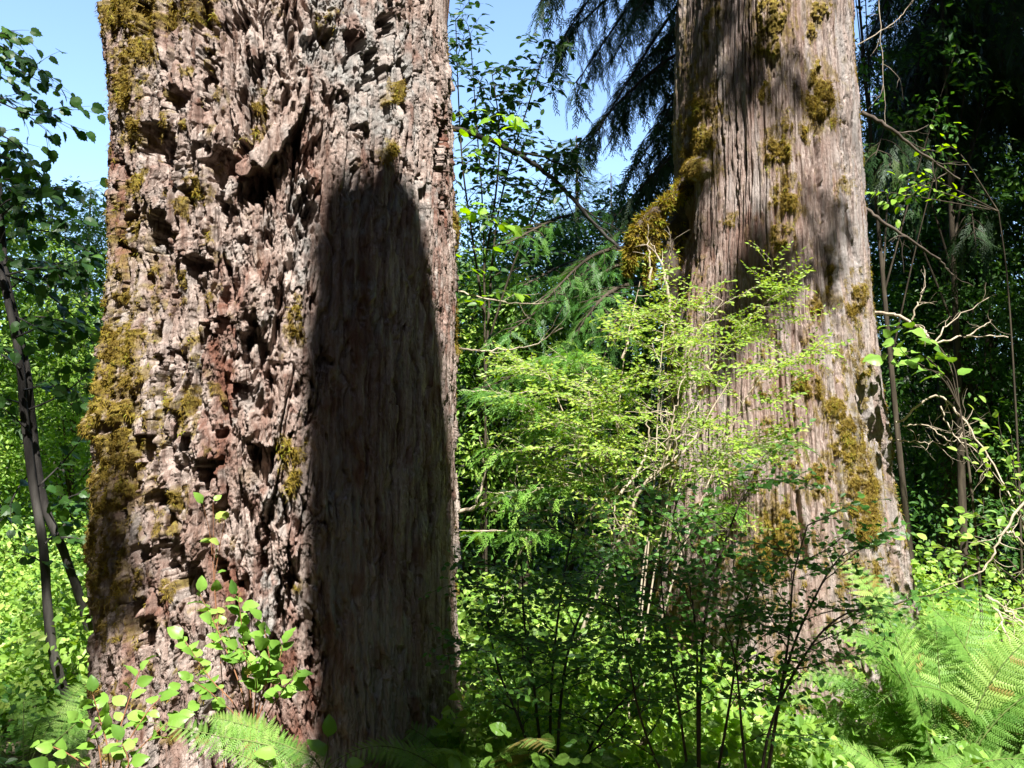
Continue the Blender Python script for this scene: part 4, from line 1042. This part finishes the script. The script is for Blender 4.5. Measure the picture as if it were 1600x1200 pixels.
for y0, x1, y1 in [(-320, 850, 0), (-260, 880, 60), (-220, 1000, 20), (-150, 900, 130), (-60, 930, 210), (20, 960, 150), (60, 890, 240), (110, 980, 280), (-300, 940, -60), (-100, 850, 90), (180, 1000, 300), (-380, 870, -40), (-200, 960, 90), (-30, 1020, 120), (220, 960, 340), (40, 1030, 200), (140, 1030, 240)]:
    B1.append([(1110, y0, 10), ((1110 + x1) / 2 + 20, (y0 + y1) / 2 - 40, 9.6 + rng.normal(0, .4)), (x1, y1, 9.3 + rng.normal(0, .5))])
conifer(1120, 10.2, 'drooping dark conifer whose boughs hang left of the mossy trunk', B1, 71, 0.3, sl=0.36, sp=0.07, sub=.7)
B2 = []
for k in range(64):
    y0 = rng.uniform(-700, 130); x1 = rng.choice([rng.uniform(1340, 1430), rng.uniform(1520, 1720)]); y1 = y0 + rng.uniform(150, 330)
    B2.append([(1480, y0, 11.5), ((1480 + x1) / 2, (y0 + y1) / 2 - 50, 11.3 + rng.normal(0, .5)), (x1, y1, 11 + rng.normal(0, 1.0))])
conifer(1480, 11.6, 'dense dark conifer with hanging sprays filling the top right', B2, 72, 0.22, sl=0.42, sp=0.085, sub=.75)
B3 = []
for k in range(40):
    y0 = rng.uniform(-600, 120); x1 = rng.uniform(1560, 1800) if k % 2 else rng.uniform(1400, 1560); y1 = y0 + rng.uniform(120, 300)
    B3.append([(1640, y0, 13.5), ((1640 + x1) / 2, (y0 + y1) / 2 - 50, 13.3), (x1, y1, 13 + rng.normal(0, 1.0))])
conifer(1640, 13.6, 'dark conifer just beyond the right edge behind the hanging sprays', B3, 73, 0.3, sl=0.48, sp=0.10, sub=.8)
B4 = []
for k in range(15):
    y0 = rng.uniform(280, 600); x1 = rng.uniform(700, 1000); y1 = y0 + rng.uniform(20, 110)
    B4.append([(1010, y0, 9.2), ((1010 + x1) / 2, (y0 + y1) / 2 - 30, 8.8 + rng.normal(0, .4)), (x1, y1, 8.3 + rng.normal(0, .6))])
conifer(1010, 9.3, 'mid-height conifer with green flat boughs in the gap between the trunks', B4, 74, 0.06, top=330, mat='huckle_shade', sl=0.24, sp=0.075, hang=0.35, sub=0.5)
# bare hanging dead twigs at the upper right
rng = np.random.default_rng(75)
deadobj([([(1345, 175, 8), (1390, 200, 8), (1440, 240, 8.1), (1500, 280, 8.2)], .022)], 'dark dead limb slanting down from high behind the mossy trunk', 5, .5, 'bark_far')
deadobj([([(1350, 325, 8), (1400, 360, 8), (1460, 400, 8.1), (1490, 430, 8.2)], .018)], 'second dark dead limb lower down behind the mossy trunk', 4, .4, 'bark_far')
deadobj([([(1340, 70, 8.3), (1390, 40, 8.3), (1420, 10, 8.3), (1450, -40, 8.3)], .006)], 'thin bare twig rising into the top right foliage', 4, .4)
deadobj([([(1372, -30, 8.5), (1375, 30, 8.5), (1380, 120, 8.5), (1385, 200, 8.5)], .006)], 'thin bare twig hanging down beside the upper mossy trunk', 4, .4)

# --- broadleaf trees and bushes of the background
def leafy_tree(px, Y, z0, z1, rad, label, mat, seed, name='leafy_tree', cat='tree', n=110, size=0.09, k=36, sr=0.35, r=0.05, tpl=LEAF_SMALL, trunks=1, group=None, rb=0, squash=1.0, lean=0.0, nlimb=14):
    rng = np.random.default_rng(seed)
    b = at(px, 750, Y); b = np.array([b[0], b[1], float(ground_z(b[0], b[1]))])
    root = thing(name, label, cat, b, group)
    gt = Geo(); gl = Geo()
    h = rng.random(n) ** 0.8; a = rng.uniform(0, 2 * np.pi, n)
    prof = np.sin(np.pi * np.clip(0.12 + 0.80 * h, 0, 1)) ** 0.6
    q = np.sqrt(rng.random(n)) * rad * prof
    cen = np.stack([b[0] + lean * h + np.cos(a) * q, b[1] + np.sin(a) * q * squash, b[2] + z0 + (z1 - z0) * h], -1) + rng.normal(0, rad * .06, (n, 3))
    spray_cloud(rng, gl, cen, sr, k, size, tpl, rb=rb)
    for q_ in range(trunks):
        o = np.array([rng.normal(0, .12), rng.normal(0, .12), 0]) * (trunks > 1)
        top = np.array([b[0] + lean * .9 + rng.normal(0, rad * .2), b[1], b[2] + z1 * .93])
        S = spline([b + o + [0, 0, -.1], b + o + (top - b) * .4 + rng.normal(0, .08, 3), top], 8)
        tube(gt, S, np.linspace(r, r * .25, len(S)), 8, .5, .1)
        for c_ in cen[q_::trunks][:nlimb]:
            t = np.clip((c_[2] - b[2] - .35 * q_) / (z1) * .75, .1, .95)
            p, T = along(S, np.array([t])); p = p[0]
            mid = (p + c_) / 2 + np.array([0, 0, .1])
            W = spline([p, mid, c_], 4); tube(gt, W, np.linspace(r * .28, r * .06, len(W)), 4, .5)
    gt.build('trunk', M['twig_dark'], root, True); gl.build('crown', M[mat], root)
    return local(root)

BG = [ # px, Y, z0, z1, rad, mat, label, n, size
 (-60, 11.5, 0.4, 5.3, 1.5, 'bushlit', 'sunny leafy tree behind the twin grey stems', 200, .075),
 (110, 12.5, 0.3, 3.9, 1.3, 'bushlit', 'sunny leafy tree touching the left edge of the biggest trunk', 190, .075),
 (30, 15.5, 0.4, 6.6, 2.0, 'bushlit', 'pale leafy tree farther behind the twin grey stems', 200, .085),
 (190, 17.5, 0.4, 6.6, 1.6, 'bushlit', 'lighter tall tree rising beside the left outline of the biggest trunk', 160, .09),
 (-170, 13.5, 0.4, 5.4, 2.0, 'bushlit', 'leafy tree cut off by the left edge', 160, .085),
 (740, 11.5, 0.3, 4.4, 1.1, 'bushdark', 'dark leafy tree just right of the biggest trunk', 150, .075),
 (860, 12.5, 0.3, 5.0, 1.3, 'bushdark', 'dark leafy tree filling the middle of the gap between trunks', 190, .08),
 (985, 12.8, 0.3, 5.6, 1.3, 'bushdark', 'dark leafy tree close to the left side of the mossy trunk', 170, .08),
 (805, 9.6, 1.2, 3.7, 0.75, 'bushlit', 'small sunny leafy tree in the gap just above the dead twigs', 60, .07),
 (800, 15.5, 0.3, 6.2, 1.8, 'bushlit', 'paler leafy tree deeper in the gap between trunks', 150, .09),
 (1420, 12.5, 0.3, 5.4, 1.2, 'bushdark', 'dark leafy tree next to the right edge of the mossy trunk', 180, .08),
 (1530, 11.5, 0.3, 5.0, 1.3, 'bushdark', 'dark leafy tree near the right edge of the photo', 200, .08),
 (1650, 11.0, 0.3, 5.6, 1.4, 'bushdark', 'dark leafy tree cut off by the right edge', 170, .08),
 (1475, 13.8, 1.5, 7.2, 1.7, 'bushdark', 'tall dark leafy tree closing the gaps beside the upper mossy trunk', 170, .09),
 (1470, 16.0, 0.3, 6.8, 1.9, 'bushlit', 'dappled leafy tree deep in the wood at right', 190, .09),
 (1620, 17.0, 0.3, 8.5, 2.2, 'bushdark', 'taller leafy tree deep behind the right edge', 200, .10),
 (1150, 15.0, 0.3, 6.0, 2.0, 'bushdark', 'dark leafy tree hidden behind the mossy trunk', 90, .10)]
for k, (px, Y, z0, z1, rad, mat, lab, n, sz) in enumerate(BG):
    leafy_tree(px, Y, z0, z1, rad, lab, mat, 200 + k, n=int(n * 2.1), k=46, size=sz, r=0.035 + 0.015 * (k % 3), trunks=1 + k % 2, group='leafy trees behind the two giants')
# slim dark trunks seen in the wood at right
for k, (px, Y, r, lab, ln) in enumerate([(1497, 10.5, .06, 'slim straight dark trunk standing alone in the dark at right', 20), (1425, 10.0, .045, 'slim spotted trunk right behind the dead twigs', -10), (1575, 12, .05, 'slim trunk nearest the right edge', 30), (745, 10.5, .05, 'slim dark pole trunk close behind the biggest trunk', -8), (872, 10.8, .045, 'slim dark pole trunk in the middle gap', 20)]):
    leafy_tree(px, Y, *((4.8, 8.5) if px > 1000 else (2.8, 3.9)), 1.1, lab, 'bushdark', 300 + k, n=60, size=.09, r=r, nlimb=7, name='slim_tree', group='slim trunks in the dark wood', lean=ln * .02)

# --- ground cover
def scatter_cover(name, label, mat, seed, n, xr, yr, hmax, size, tpl, k, sr, fn=None, rb=0.0):
    rng = np.random.default_rng(seed)
    x = rng.uniform(*xr, n); y = yr[0] + (yr[1] - yr[0]) * rng.random(n) ** 1.3
    den = fbm(x * .8, y * .8, 2, seed)
    keep = den > -0.35
    for ax in (FIR, CED):
        c = ax[1][1]; rr = ax[2][1]
        keep &= np.hypot(x - c[0], y - c[1]) > rr + .12
    if fn is not None: keep &= fn(x, y)
    x, y = x[keep], y[keep]
    h = ground_z(x, y) + hmax * (0.12 + 0.88 * rng.random(len(x)) ** 1.2) * (0.6 + 0.6 * np.clip(fbm(x * 1.1, y * 1.1, 2, seed + 5) + .5, 0, 1))
    g = Geo()
    spray_cloud(rng, g, np.stack([x, y, h], -1), sr, k, size, tpl, tilt=.3, rb=rb)
    o = g.build(name, M[mat]); tag(o, label, None, None, 'stuff')
    o['category'] = 'undergrowth'
    return o
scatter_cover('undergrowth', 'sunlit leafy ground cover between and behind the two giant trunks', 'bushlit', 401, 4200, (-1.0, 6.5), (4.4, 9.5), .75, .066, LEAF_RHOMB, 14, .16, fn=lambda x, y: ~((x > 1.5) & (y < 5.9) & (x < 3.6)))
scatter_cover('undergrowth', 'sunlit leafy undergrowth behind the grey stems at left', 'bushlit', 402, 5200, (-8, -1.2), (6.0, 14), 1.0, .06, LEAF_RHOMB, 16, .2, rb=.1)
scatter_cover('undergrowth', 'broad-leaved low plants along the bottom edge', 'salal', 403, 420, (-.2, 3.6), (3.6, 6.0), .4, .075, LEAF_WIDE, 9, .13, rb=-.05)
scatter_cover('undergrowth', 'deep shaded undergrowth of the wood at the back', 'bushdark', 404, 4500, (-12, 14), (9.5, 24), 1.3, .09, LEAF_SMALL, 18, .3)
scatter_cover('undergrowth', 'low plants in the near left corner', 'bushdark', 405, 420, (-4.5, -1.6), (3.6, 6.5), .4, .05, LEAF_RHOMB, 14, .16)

# --- far forest
def fir_shape(rng, g, gt, x, y, z0, H, rad, n, fl=.9):
    tube(gt, [[x, y, z0 - 1], [x, y, z0 + H * .5], [x, y, z0 + H]], [rad * .07, rad * .05, .03], 6, .4)
    for q in range(n):
        t = (q + rng.random()) / n; t = t ** .8
        a = rng.uniform(0, 6.283); L = rad * (1 - t) ** .8 * rng.uniform(.6, 1.1) + .15
        zz = z0 + H * (.08 + .92 * t)
        m = max(2, int(L / .45)); tt = (np.arange(m) + .5) / m
        P = np.stack([x + np.cos(a) * L * tt, y + np.sin(a) * L * tt, zz - L * .35 * tt ** 1.5 + .15 * L], -1)
        d = np.array([math.cos(a), math.sin(a), -.35]) + rng.normal(0, .35, (m, 3))
        inst(g, FEATHER_L, P, d, np.array([0, 0, 1.0]) + rng.normal(0, .3, (m, 3)), np.full(m, fl) * rng.uniform(.7, 1.2, m), np.clip(rng.normal(.5, .25, m), 0, 1))
def far_conifer(px, Y, top_py, rad, lab, seed, n=260):
    rng = np.random.default_rng(seed)
    p = at(px, 750, Y); z0 = float(ground_z(p[0], p[1])); H = at(px, top_py, Y)[2] - z0
    root = thing('conifer_tree', lab, 'tree', (p[0], p[1], z0), 'conifers rising far behind')
    g, gt = Geo(), Geo(); fir_shape(rng, g, gt, p[0], p[1], z0, H, rad, n)
    gt.build('trunk', M['bark_far'], root); g.build('crown', M['farfir'], root)
    return local(root)
far_conifer(905, 42, 212, 4.2, 'hazy far conifer with a rounded top in the sky gap', 501, 420)
far_conifer(960, 55, 270, 3.0, 'small far conifer right of the rounded one in the sky gap', 502)
far_conifer(120, 48, 292, 3.4, 'far conifer just left of the biggest trunk', 503, 340)
far_conifer(60, 55, 318, 3.6, 'far conifer half hidden by the broad dark leaves at left', 504)
far_conifer(1555, 40, 195, 3.6, 'far conifer glimpsed through the gaps at the right edge', 505)
rng = np.random.default_rng(510)
g, gt = Geo(), Geo()
for q in range(70):
    y = rng.uniform(26, 75); px = rng.uniform(-300, 1900)
    p = at(px, 750, y); z0 = float(ground_z(p[0], p[1])); Ht = 1.6 + (rng.uniform(250, 380)) / FPX * y - z0
    if q % 3:
        n = 200; h = rng.random(n); a = rng.uniform(0, 6.28, n); rr_ = Ht * .3 * np.sqrt(rng.random(n)) * np.sin(np.pi * (.15 + .8 * h)) ** .6
        spray_cloud(rng, g, np.stack([p[0] + np.cos(a) * rr_, p[1] + np.sin(a) * rr_, z0 + Ht * h], -1), Ht * .09, 22, .02 * Ht, LEAF_SMALL)
    else:
        fir_shape(rng, g, gt, p[0], p[1], z0, Ht * 1.05, Ht * .22, 150, Ht * .07)
o = g.build('distant_forest', M['farfir']); tag(o, 'hazy mass of distant woodland behind everything', None, None, 'stuff')

# --- right side: epiphytic salal, dead twigs, leaf sprays
rng = np.random.default_rng(81)
gw, gl = Geo(), Geo()
for P in [[(1500, 640, 6.3), (1470, 580, 6.35), (1430, 550, 6.4), (1375, 555, 6.45)], [(1500, 640, 6.3), (1480, 560, 6.35), (1440, 520, 6.4), (1390, 510, 6.4)], [(1500, 640, 6.3), (1480, 590, 6.3), (1440, 575, 6.3), (1385, 565, 6.3)], [(1500, 640, 6.3), (1470, 590, 6.2), (1420, 560, 6.2), (1395, 530, 6.2)], [(1500, 640, 6.3), (1490, 570, 6.3), (1460, 540, 6.3)]]:
    sprigs(rng, gw, gl, [poly(P)], .115, LEAF_WIDE, .055, .005, .05, .35)
tube(gw, spline(poly([(1540, 1130, 6.0), (1530, 900, 6.1), (1515, 740, 6.2), (1500, 640, 6.3)]), 6), np.linspace(.012, .006, 19), 6, .5)
plant('salal_plant', 'cluster of broad pale-edged leaves touching the right side of the mossy trunk', 'shrub', at(1540, 1130, 6.0), gw, gl, 'twig_dark', 'salal')
gw = Geo(); rng = np.random.default_rng(82)
for P, r in [([(1365, 488, 6.9), (1400, 493, 6.7), (1440, 515, 6.5), (1460, 535, 6.4), (1510, 525, 6.4), (1575, 527, 6.4)], .014), ([(1425, 500, 6.5), (1436, 470, 6.5), (1440, 450, 6.5)], .007), ([(1460, 535, 6.4), (1490, 500, 6.5), (1545, 465, 6.6)], .006), ([(1510, 525, 6.4), (1540, 508, 6.4), (1550, 500, 6.4)], .006)]:
    dead(gw, P, r, 4, .25)
d = gw.build('dead_branch', M['twig_pale'], None, True); tag(d, 'pale curved dead branch above the broad leaves right of the mossy trunk', 'branch')
deadobj([([(1395, 688, 6.8), (1440, 690, 6.6), (1480, 695, 6.5)], .006)], 'small tuft of bleached twigs sticking out right of the mossy trunk', 9, .3)
deadobj([([(1400, 660, 6.6), (1460, 620, 6.5), (1500, 650, 6.4), (1560, 740, 6.2), (1590, 800, 6.0), (1620, 880, 6.0)], .009)], 'long bleached twig descending to the right edge above the ferns', 9, .3)
deadobj([([(1410, 665, 6.6), (1450, 665, 6.5), (1490, 690, 6.4), (1520, 640, 6.4)], .006)], 'tangled bleached twig below the broad leaves at right', 7, .3)
deadobj([([(1470, 635, 6.5), (1490, 680, 6.4), (1530, 710, 6.3), (1575, 770, 6.2)], .006)], 'fine bleached twig running beside the long one at right', 6, .25)
deadobj([([(1640, 740, 5.6), (1570, 830, 5.6), (1545, 880, 5.6), (1520, 900, 5.6)], .010), ([(1570, 830, 5.6), (1590, 840, 5.6), (1640, 900, 5.6)], .008)], 'forked bleached branch at the right edge above the ferns', 6, .25)
deadobj([([(1540, 930, 5.5), (1560, 960, 5.5), (1580, 1010, 5.4), (1600, 1035, 5.4)], .010), ([(1540, 930, 5.5), (1580, 960, 5.5), (1630, 990, 5.4)], .010)], 'bleached forked branch lying over the fern at the right edge', 5, .25)
rng = np.random.default_rng(83)
gw, gl = Geo(), Geo()
for P in [[(1660, 1000, 5.9), (1610, 800, 5.9), (1570, 700, 5.9), (1545, 670, 5.9)], [(1640, 900, 5.9), (1590, 800, 5.9), (1540, 730, 5.9), (1520, 690, 5.9)], [(1650, 950, 5.9), (1600, 860, 5.9), (1560, 820, 5.9), (1510, 800, 5.9)], [(1660, 1000, 5.9), (1620, 850, 5.8), (1590, 770, 5.8), (1580, 680, 5.8)],
          [(1660, 1000, 5.9), (1580, 900, 5.7), (1510, 870, 5.7), (1450, 845, 5.7)], [(1660, 1000, 5.9), (1590, 890, 5.7), (1540, 850, 5.7), (1490, 830, 5.7)]]:
    S = spline(poly(P), 5); tube(gw, S, np.linspace(.006, .002, len(S)), 5, .5)
    twig_leaves(rng, gl, S, .07, .075, LEAF_OVAL, .1, t0=.4)
    for q in range(5):
        p, T = along(S, np.array([rng.uniform(.4, .95)])); W = wander(rng, p[0], T[0] + rng.normal(0, .7, 3), .22, 4, .15)
        tube(gw, W, np.linspace(.002, .001, len(W)), 3, .5); twig_leaves(rng, gl, W, .05, .07, LEAF_OVAL, .1)
plant('leafy_bush', 'airy bush of light green leaves above the ferns at the right edge', 'bush', at(1660, 1000, 5.9), gw, gl, 'twig_dark', 'bushlit')
rng = np.random.default_rng(84)
gw, gl = Geo(), Geo()
for P in [[(1560, 330, 8.2), (1500, 240, 8.2), (1470, 228, 8.2)], [(1560, 330, 8.2), (1480, 290, 8.2), (1420, 265, 8.2)], [(1560, 330, 8.2), (1450, 310, 8.2), (1385, 300, 8.2), (1362, 300, 8.2)], [(1560, 330, 8.2), (1470, 300, 8.1), (1430, 290, 8.1), (1390, 318, 8.1)]]:
    S = spline(poly(P), 5); tube(gw, S, np.linspace(.006, .002, len(S)), 5, .5)
    twig_leaves(rng, gl, S, .07, .085, LEAF_OVAL, .15, t0=.3)
    for q in range(3):
        p, T = along(S, np.array([rng.uniform(.3, .95)])); W = wander(rng, p[0], T[0] + rng.normal(0, .7, 3), .25, 4, .15)
        twig_leaves(rng, gl, W, .06, .08, LEAF_OVAL, .1)
tube(gw, spline(poly([(1600, 1000, 8.5), (1590, 700, 8.4), (1575, 450, 8.3), (1560, 330, 8.2)]), 6), np.linspace(.012, .005, 19), 6, .5)
plant('sapling_tree', 'thin sapling with a few bright leaves against the dark upper right', 'tree', at(1600, 1000, 8.5), gw, gl, 'twig_dark', 'hazel')

# ------------------------------------------------------------------ broken snag behind the camera, and unseen foliage added to shape the light
PU = np.array([math.cos(SUN_AZ), math.sin(SUN_AZ), 0]); PV = np.cross(SD, PU); PV = PV if PV[2] > 0 else -PV
def surf_at(axis, px, py):
    """point of the trunk surface seen at a pixel"""
    Y = 5.0 if axis is FIR else 7.0
    for _ in range(6):
        p = at(px, py, Y)
        C = np.array([np.interp(p[2], axis[0], axis[1][:, 0]), np.interp(p[2], axis[0], axis[1][:, 1])]); r_ = np.interp(p[2], axis[0], axis[2])
        d = p[:2] / np.linalg.norm(p[:2]); b = d @ C; disc = max(b * b - (C @ C - r_ * r_), 0)
        Y = (d * (b - math.sqrt(disc)))[1]
    return at(px, py, Y)
D = 6.2
rows = []
for py, xl, xr in [(262, 515, 682), (295, 504, 692), (360, 492, 700), (480, 479, 706), (600, 477, 710), (690, 476, 713), (800, 478, 714), (1200, 492, 714)]:
    l_, r_ = surf_at(FIR, xl, py), surf_at(FIR, xr, py); m_ = surf_at(FIR, (xl + xr) / 2, py) + SD * (D / math.cos(SUN_EL))
    rows.append((m_[2], l_ @ PU, r_ @ PU, m_ @ np.array([-PU[1], PU[0], 0])))
rows = np.array(sorted(rows))
Htop = rows[-1, 0] - .46
rows[:, 0] -= .18
zz = np.concatenate([np.linspace(-.2, rows[0, 0], 20)[:-1], np.linspace(rows[0, 0], Htop, 41)])
uc = np.interp(zz, rows[:, 0], (rows[:, 1] + rows[:, 2]) / 2); rad = np.interp(zz, rows[:, 0], (rows[:, 2] - rows[:, 1]) / 2) * (1 + .3 * np.exp(-zz / .8))
wq = np.array([-PU[1], PU[0], 0]); wm = rows[:, 3].mean()
pts = uc[:, None] * PU[None] + wm * wq[None] + np.stack([0 * zz, 0 * zz, zz], -1)
sx, sy = pts[0, 0], pts[0, 1]
print('snag', sx, sy, Htop, rad[0], rad[-1])
g = Geo()
rad = rad * (1 + .05 * fbm(zz * 4.5, zz * 0 + .3, 3, 77))
tube(g, pts, rad, 26, .5, .12)
n26 = 26
# jagged broken top
top = g.V[-1].reshape(60, n26, 3)
an = np.arange(n26)
top[-1, :, 2] += (0.07 * np.sin(an * .2417 + 2.2) + 0.10 * np.sin(an * .725 + 2.4) + 0.06 * np.sin(an * 1.9)).astype(np.float32)
cidx = g.n; g.add(np.array([[pts[-1, 0], pts[-1, 1], Htop - .15]]), np.zeros((0, 3), int))
sn = thing('broken_snag', 'tall broken-topped dead trunk standing behind the camera', 'tree', (sx, sy, 0))
g.build('trunk', M['bark_far'], sn, True); local(sn)

SHADE = [ # px, py, Y, radius
 (1100, 1000, 3.9, .55), (900, 1050, 4.1, .5), (800, 960, 4.5, .45), (1190, 860, 3.8, .35), (1010, 1140, 3.8, .4), (1230, 1050, 3.7, .3), (850, 880, 4.3, .3), (1040, 860, 3.9, .3),
 (880, 720, 11, 1.0), (760, 850, 9, .8), (900, 500, 12, .8), (980, 650, 12.5, 1.0),
 (1480, 60, 11.5, 1.6), (1480, 260, 11.5, 1.4), (1600, 150, 12, 1.5), (1400, 150, 11.5, 1.2), (1480, 420, 12, 1.0), (1420, 600, 12, .6), (1580, 600, 11.5, .7), (1440, 780, 10, .5),
 (950, 120, 9.6, 1.0), (1000, 250, 9.5, .8), (880, 60, 9.5, .6), (900, 330, 9, .6), (820, 300, 9, .5), (750, 300, 9, .5), (760, 130, 9, .5),
 (40, 200, 6, .5), (60, 420, 6, .42), (60, 560, 6, .36), (80, 680, 6, .28), (110, 560, 6, .25), (40, 90, 6, .3), (60, 860, 6, .2), (30, 1120, 5.2, .4), (70, 1170, 4.8, .45), (100, 1080, 5.8, .3), (10, 1050, 6.0, .35)]
TRUNKDAP = [(CED, 1170, 90, .07), (CED, 1150, 130, .06), (CED, 1240, 110, .06), (CED, 1225, 150, .05), (CED, 1290, 330, .05), (CED, 1185, 400, .14), (CED, 1175, 480, .15), (CED, 1100, 300, .08), (CED, 1085, 120, .14), (CED, 1070, 220, .1), (CED, 1140, 50, .05), (CED, 1080, 50, .16), (CED, 1095, 170, .10), (CED, 1160, 110, .10), (CED, 1175, 150, .07), (CED, 1170, 430, .22), (CED, 1200, 470, .18), (CED, 1150, 520, .15), (CED, 1295, 380, .09), (CED, 1285, 430, .07), (CED, 1320, 345, .05), (CED, 1230, 420, .10), (CED, 1075, 420, .10),
            (FIR, 175, 860, .09), (FIR, 180, 930, .09), (FIR, 165, 800, .05)]
rng = np.random.default_rng(91)
st = thing('added_shade_tree', 'unseen tree added behind the camera, its leaf clumps placed for shade', 'tree', (18.5, -4.5, 0))  # added for its shade: clumps sit sunward of the spots they darken
gt, gl, gb = Geo(), Geo(), Geo()
S = spline([[18.5, -4.5, -.3], [18.2, -4.6, 8], [17.6, -4.3, 16], [17, -4, 22]], 10); tube(gt, S, np.linspace(.55, .2, len(S)), 16, .5, .1)
cl = [(at(px, py, Y), r_) for px, py, Y, r_ in SHADE] + [(surf_at(a_, px, py), r_) for a_, px, py, r_ in TRUNKDAP]
LIT = [(1000, 480, 5.4, .35), (1100, 560, 5.4, .5), (900, 620, 5.5, .45), (1180, 540, 5.4, .4), (1000, 650, 5.4, .45), (1120, 680, 5.4, .4), (1240, 560, 5.3, .3), (850, 600, 5.8, .3),
       (1480, 950, 4.9, .6), (1000, 360, 6.95, .3), (1380, 1000, 5, .3), (800, 600, 5.8, .35), (880, 700, 5.7, .35), (1340, 900, 5, .3), (1400, 900, 4.9, .35), (1550, 1050, 4.9, .5), (1380, 1080, 4.9, .35), (1500, 1150, 4.2, .5), (1560, 900, 5, .35), (1200, 1120, 5.5, .35), (1000, 1000, 6.5, .35), (1250, 1050, 6, .3),
       (330, 1000, 3.4, .35), (400, 1000, 3.4, .3), (200, 1100, 3.2, .35), (400, 1150, 3.1, .35), (1330, 700, 6.7, .5), (1300, 500, 6.7, .4), (1200, 220, 6.7, .3), (1300, 100, 6.7, .3), (350, 400, 4.2, .6), (300, 700, 4.2, .5), (350, 100, 4.2, .6), (600, 100, 4.3, .5), (400, 900, 4.2, .4),
       (1450, 560, 6.3, .25), (760, 200, 7, .2), (745, 350, 7, .2), (1500, 680, 6.3, .25), (1580, 800, 5.8, .25), (60, 700, 10, 1.2), (60, 500, 10, 1.2), (60, 880, 8.5, .5), (1130, 1130, 5.5, .28), (950, 1080, 6, .25), (1450, 1180, 4.2, .5), (1580, 1150, 4.5, .4), (1000, 1160, 5, .35), (1300, 950, 6.6, .3)]
LQ = [(at(x_, y_, Y_), r_) for x_, y_, Y_, r_ in LIT]
for P, r_ in cl:
    Q = P + SD * (10.5 + 5 * rng.random()) / math.cos(SUN_EL) if r_ > .2 else P + SD * 5.5 / math.cos(SUN_EL)
    n = max(3, int((52 if P[1] < 5 else 26 if P[1] < 8 else 13) * r_ ** 1.4)) if r_ > .25 else max(2, int(r_ * 36))
    cen = Q + rng.normal(0, 1, (n, 3)) * r_ * .42
    if r_ > .2:
        cen = np.array([c_ for c_ in cen if all(math.hypot((c_ - q_) @ PU, (c_ - q_) @ PV) > w_ + r_ * .25 for q_, w_ in LQ)])
        if not len(cen): continue
    spray_cloud(rng, gl, cen, max(.10, r_ * .42), 34 if r_ > .2 else 26, max(.07, min(.17, r_ * .22)), LEAF_RHOMB, flat=.3)
    p, T = along(S, np.array([np.clip(Q[2] / 24, .2, .95)]))
    W = spline([p[0], (p[0] + Q) / 2 + [0, 0, .8], Q], 6)
    tube(gb, W, np.linspace(.035, .006, len(W)), 6, .5) if r_ > .45 else None
gt.build('trunk', M['bark_far'], st, True); c = gl.build('crown', M['bushdark'], st); gb.build('limbs', M['twig_dark'], c, True); local(st)

# unseen wood as a leaf dome, shaped to block skylight but pass the sun
g = Geo(); rng = np.random.default_rng(92)
cs = []
while len(cs) < 3000:
    az = rng.uniform(math.radians(126), math.radians(414)); el = math.asin(rng.uniform(0.0, 0.995)); dd = rng.uniform(30, 44)
    q = np.array([math.cos(az) * math.cos(el) * dd, math.sin(az) * math.cos(el) * dd, 0.5 + math.sin(el) * dd])
    u, v = q @ PU, q @ PV
    if q @ SD > 0 and (-13 < u < 11.5 and -1.5 < v < 14.5): continue
    if q @ SD > 0 and abs(u) > 24 and v > 10: continue
    px, py = proj(q)
    if q[1] > 3 and (-300 < px < 1900 and py > -250): continue
    cs.append(q)
cs = np.array(cs)
spray_cloud(rng, g, cs, 2.9, 95, 1.5, LEAF_RHOMB, flat=.4, tilt=1.0)
o = g.build('sky_blocking_forest', M['cedar']); tag(o, 'stand-in for the unseen wood around the viewpoint, shaped to block sky light', None, None, 'stuff')
print('verts', sum(len(m_.vertices) for m_ in bpy.data.meshes))
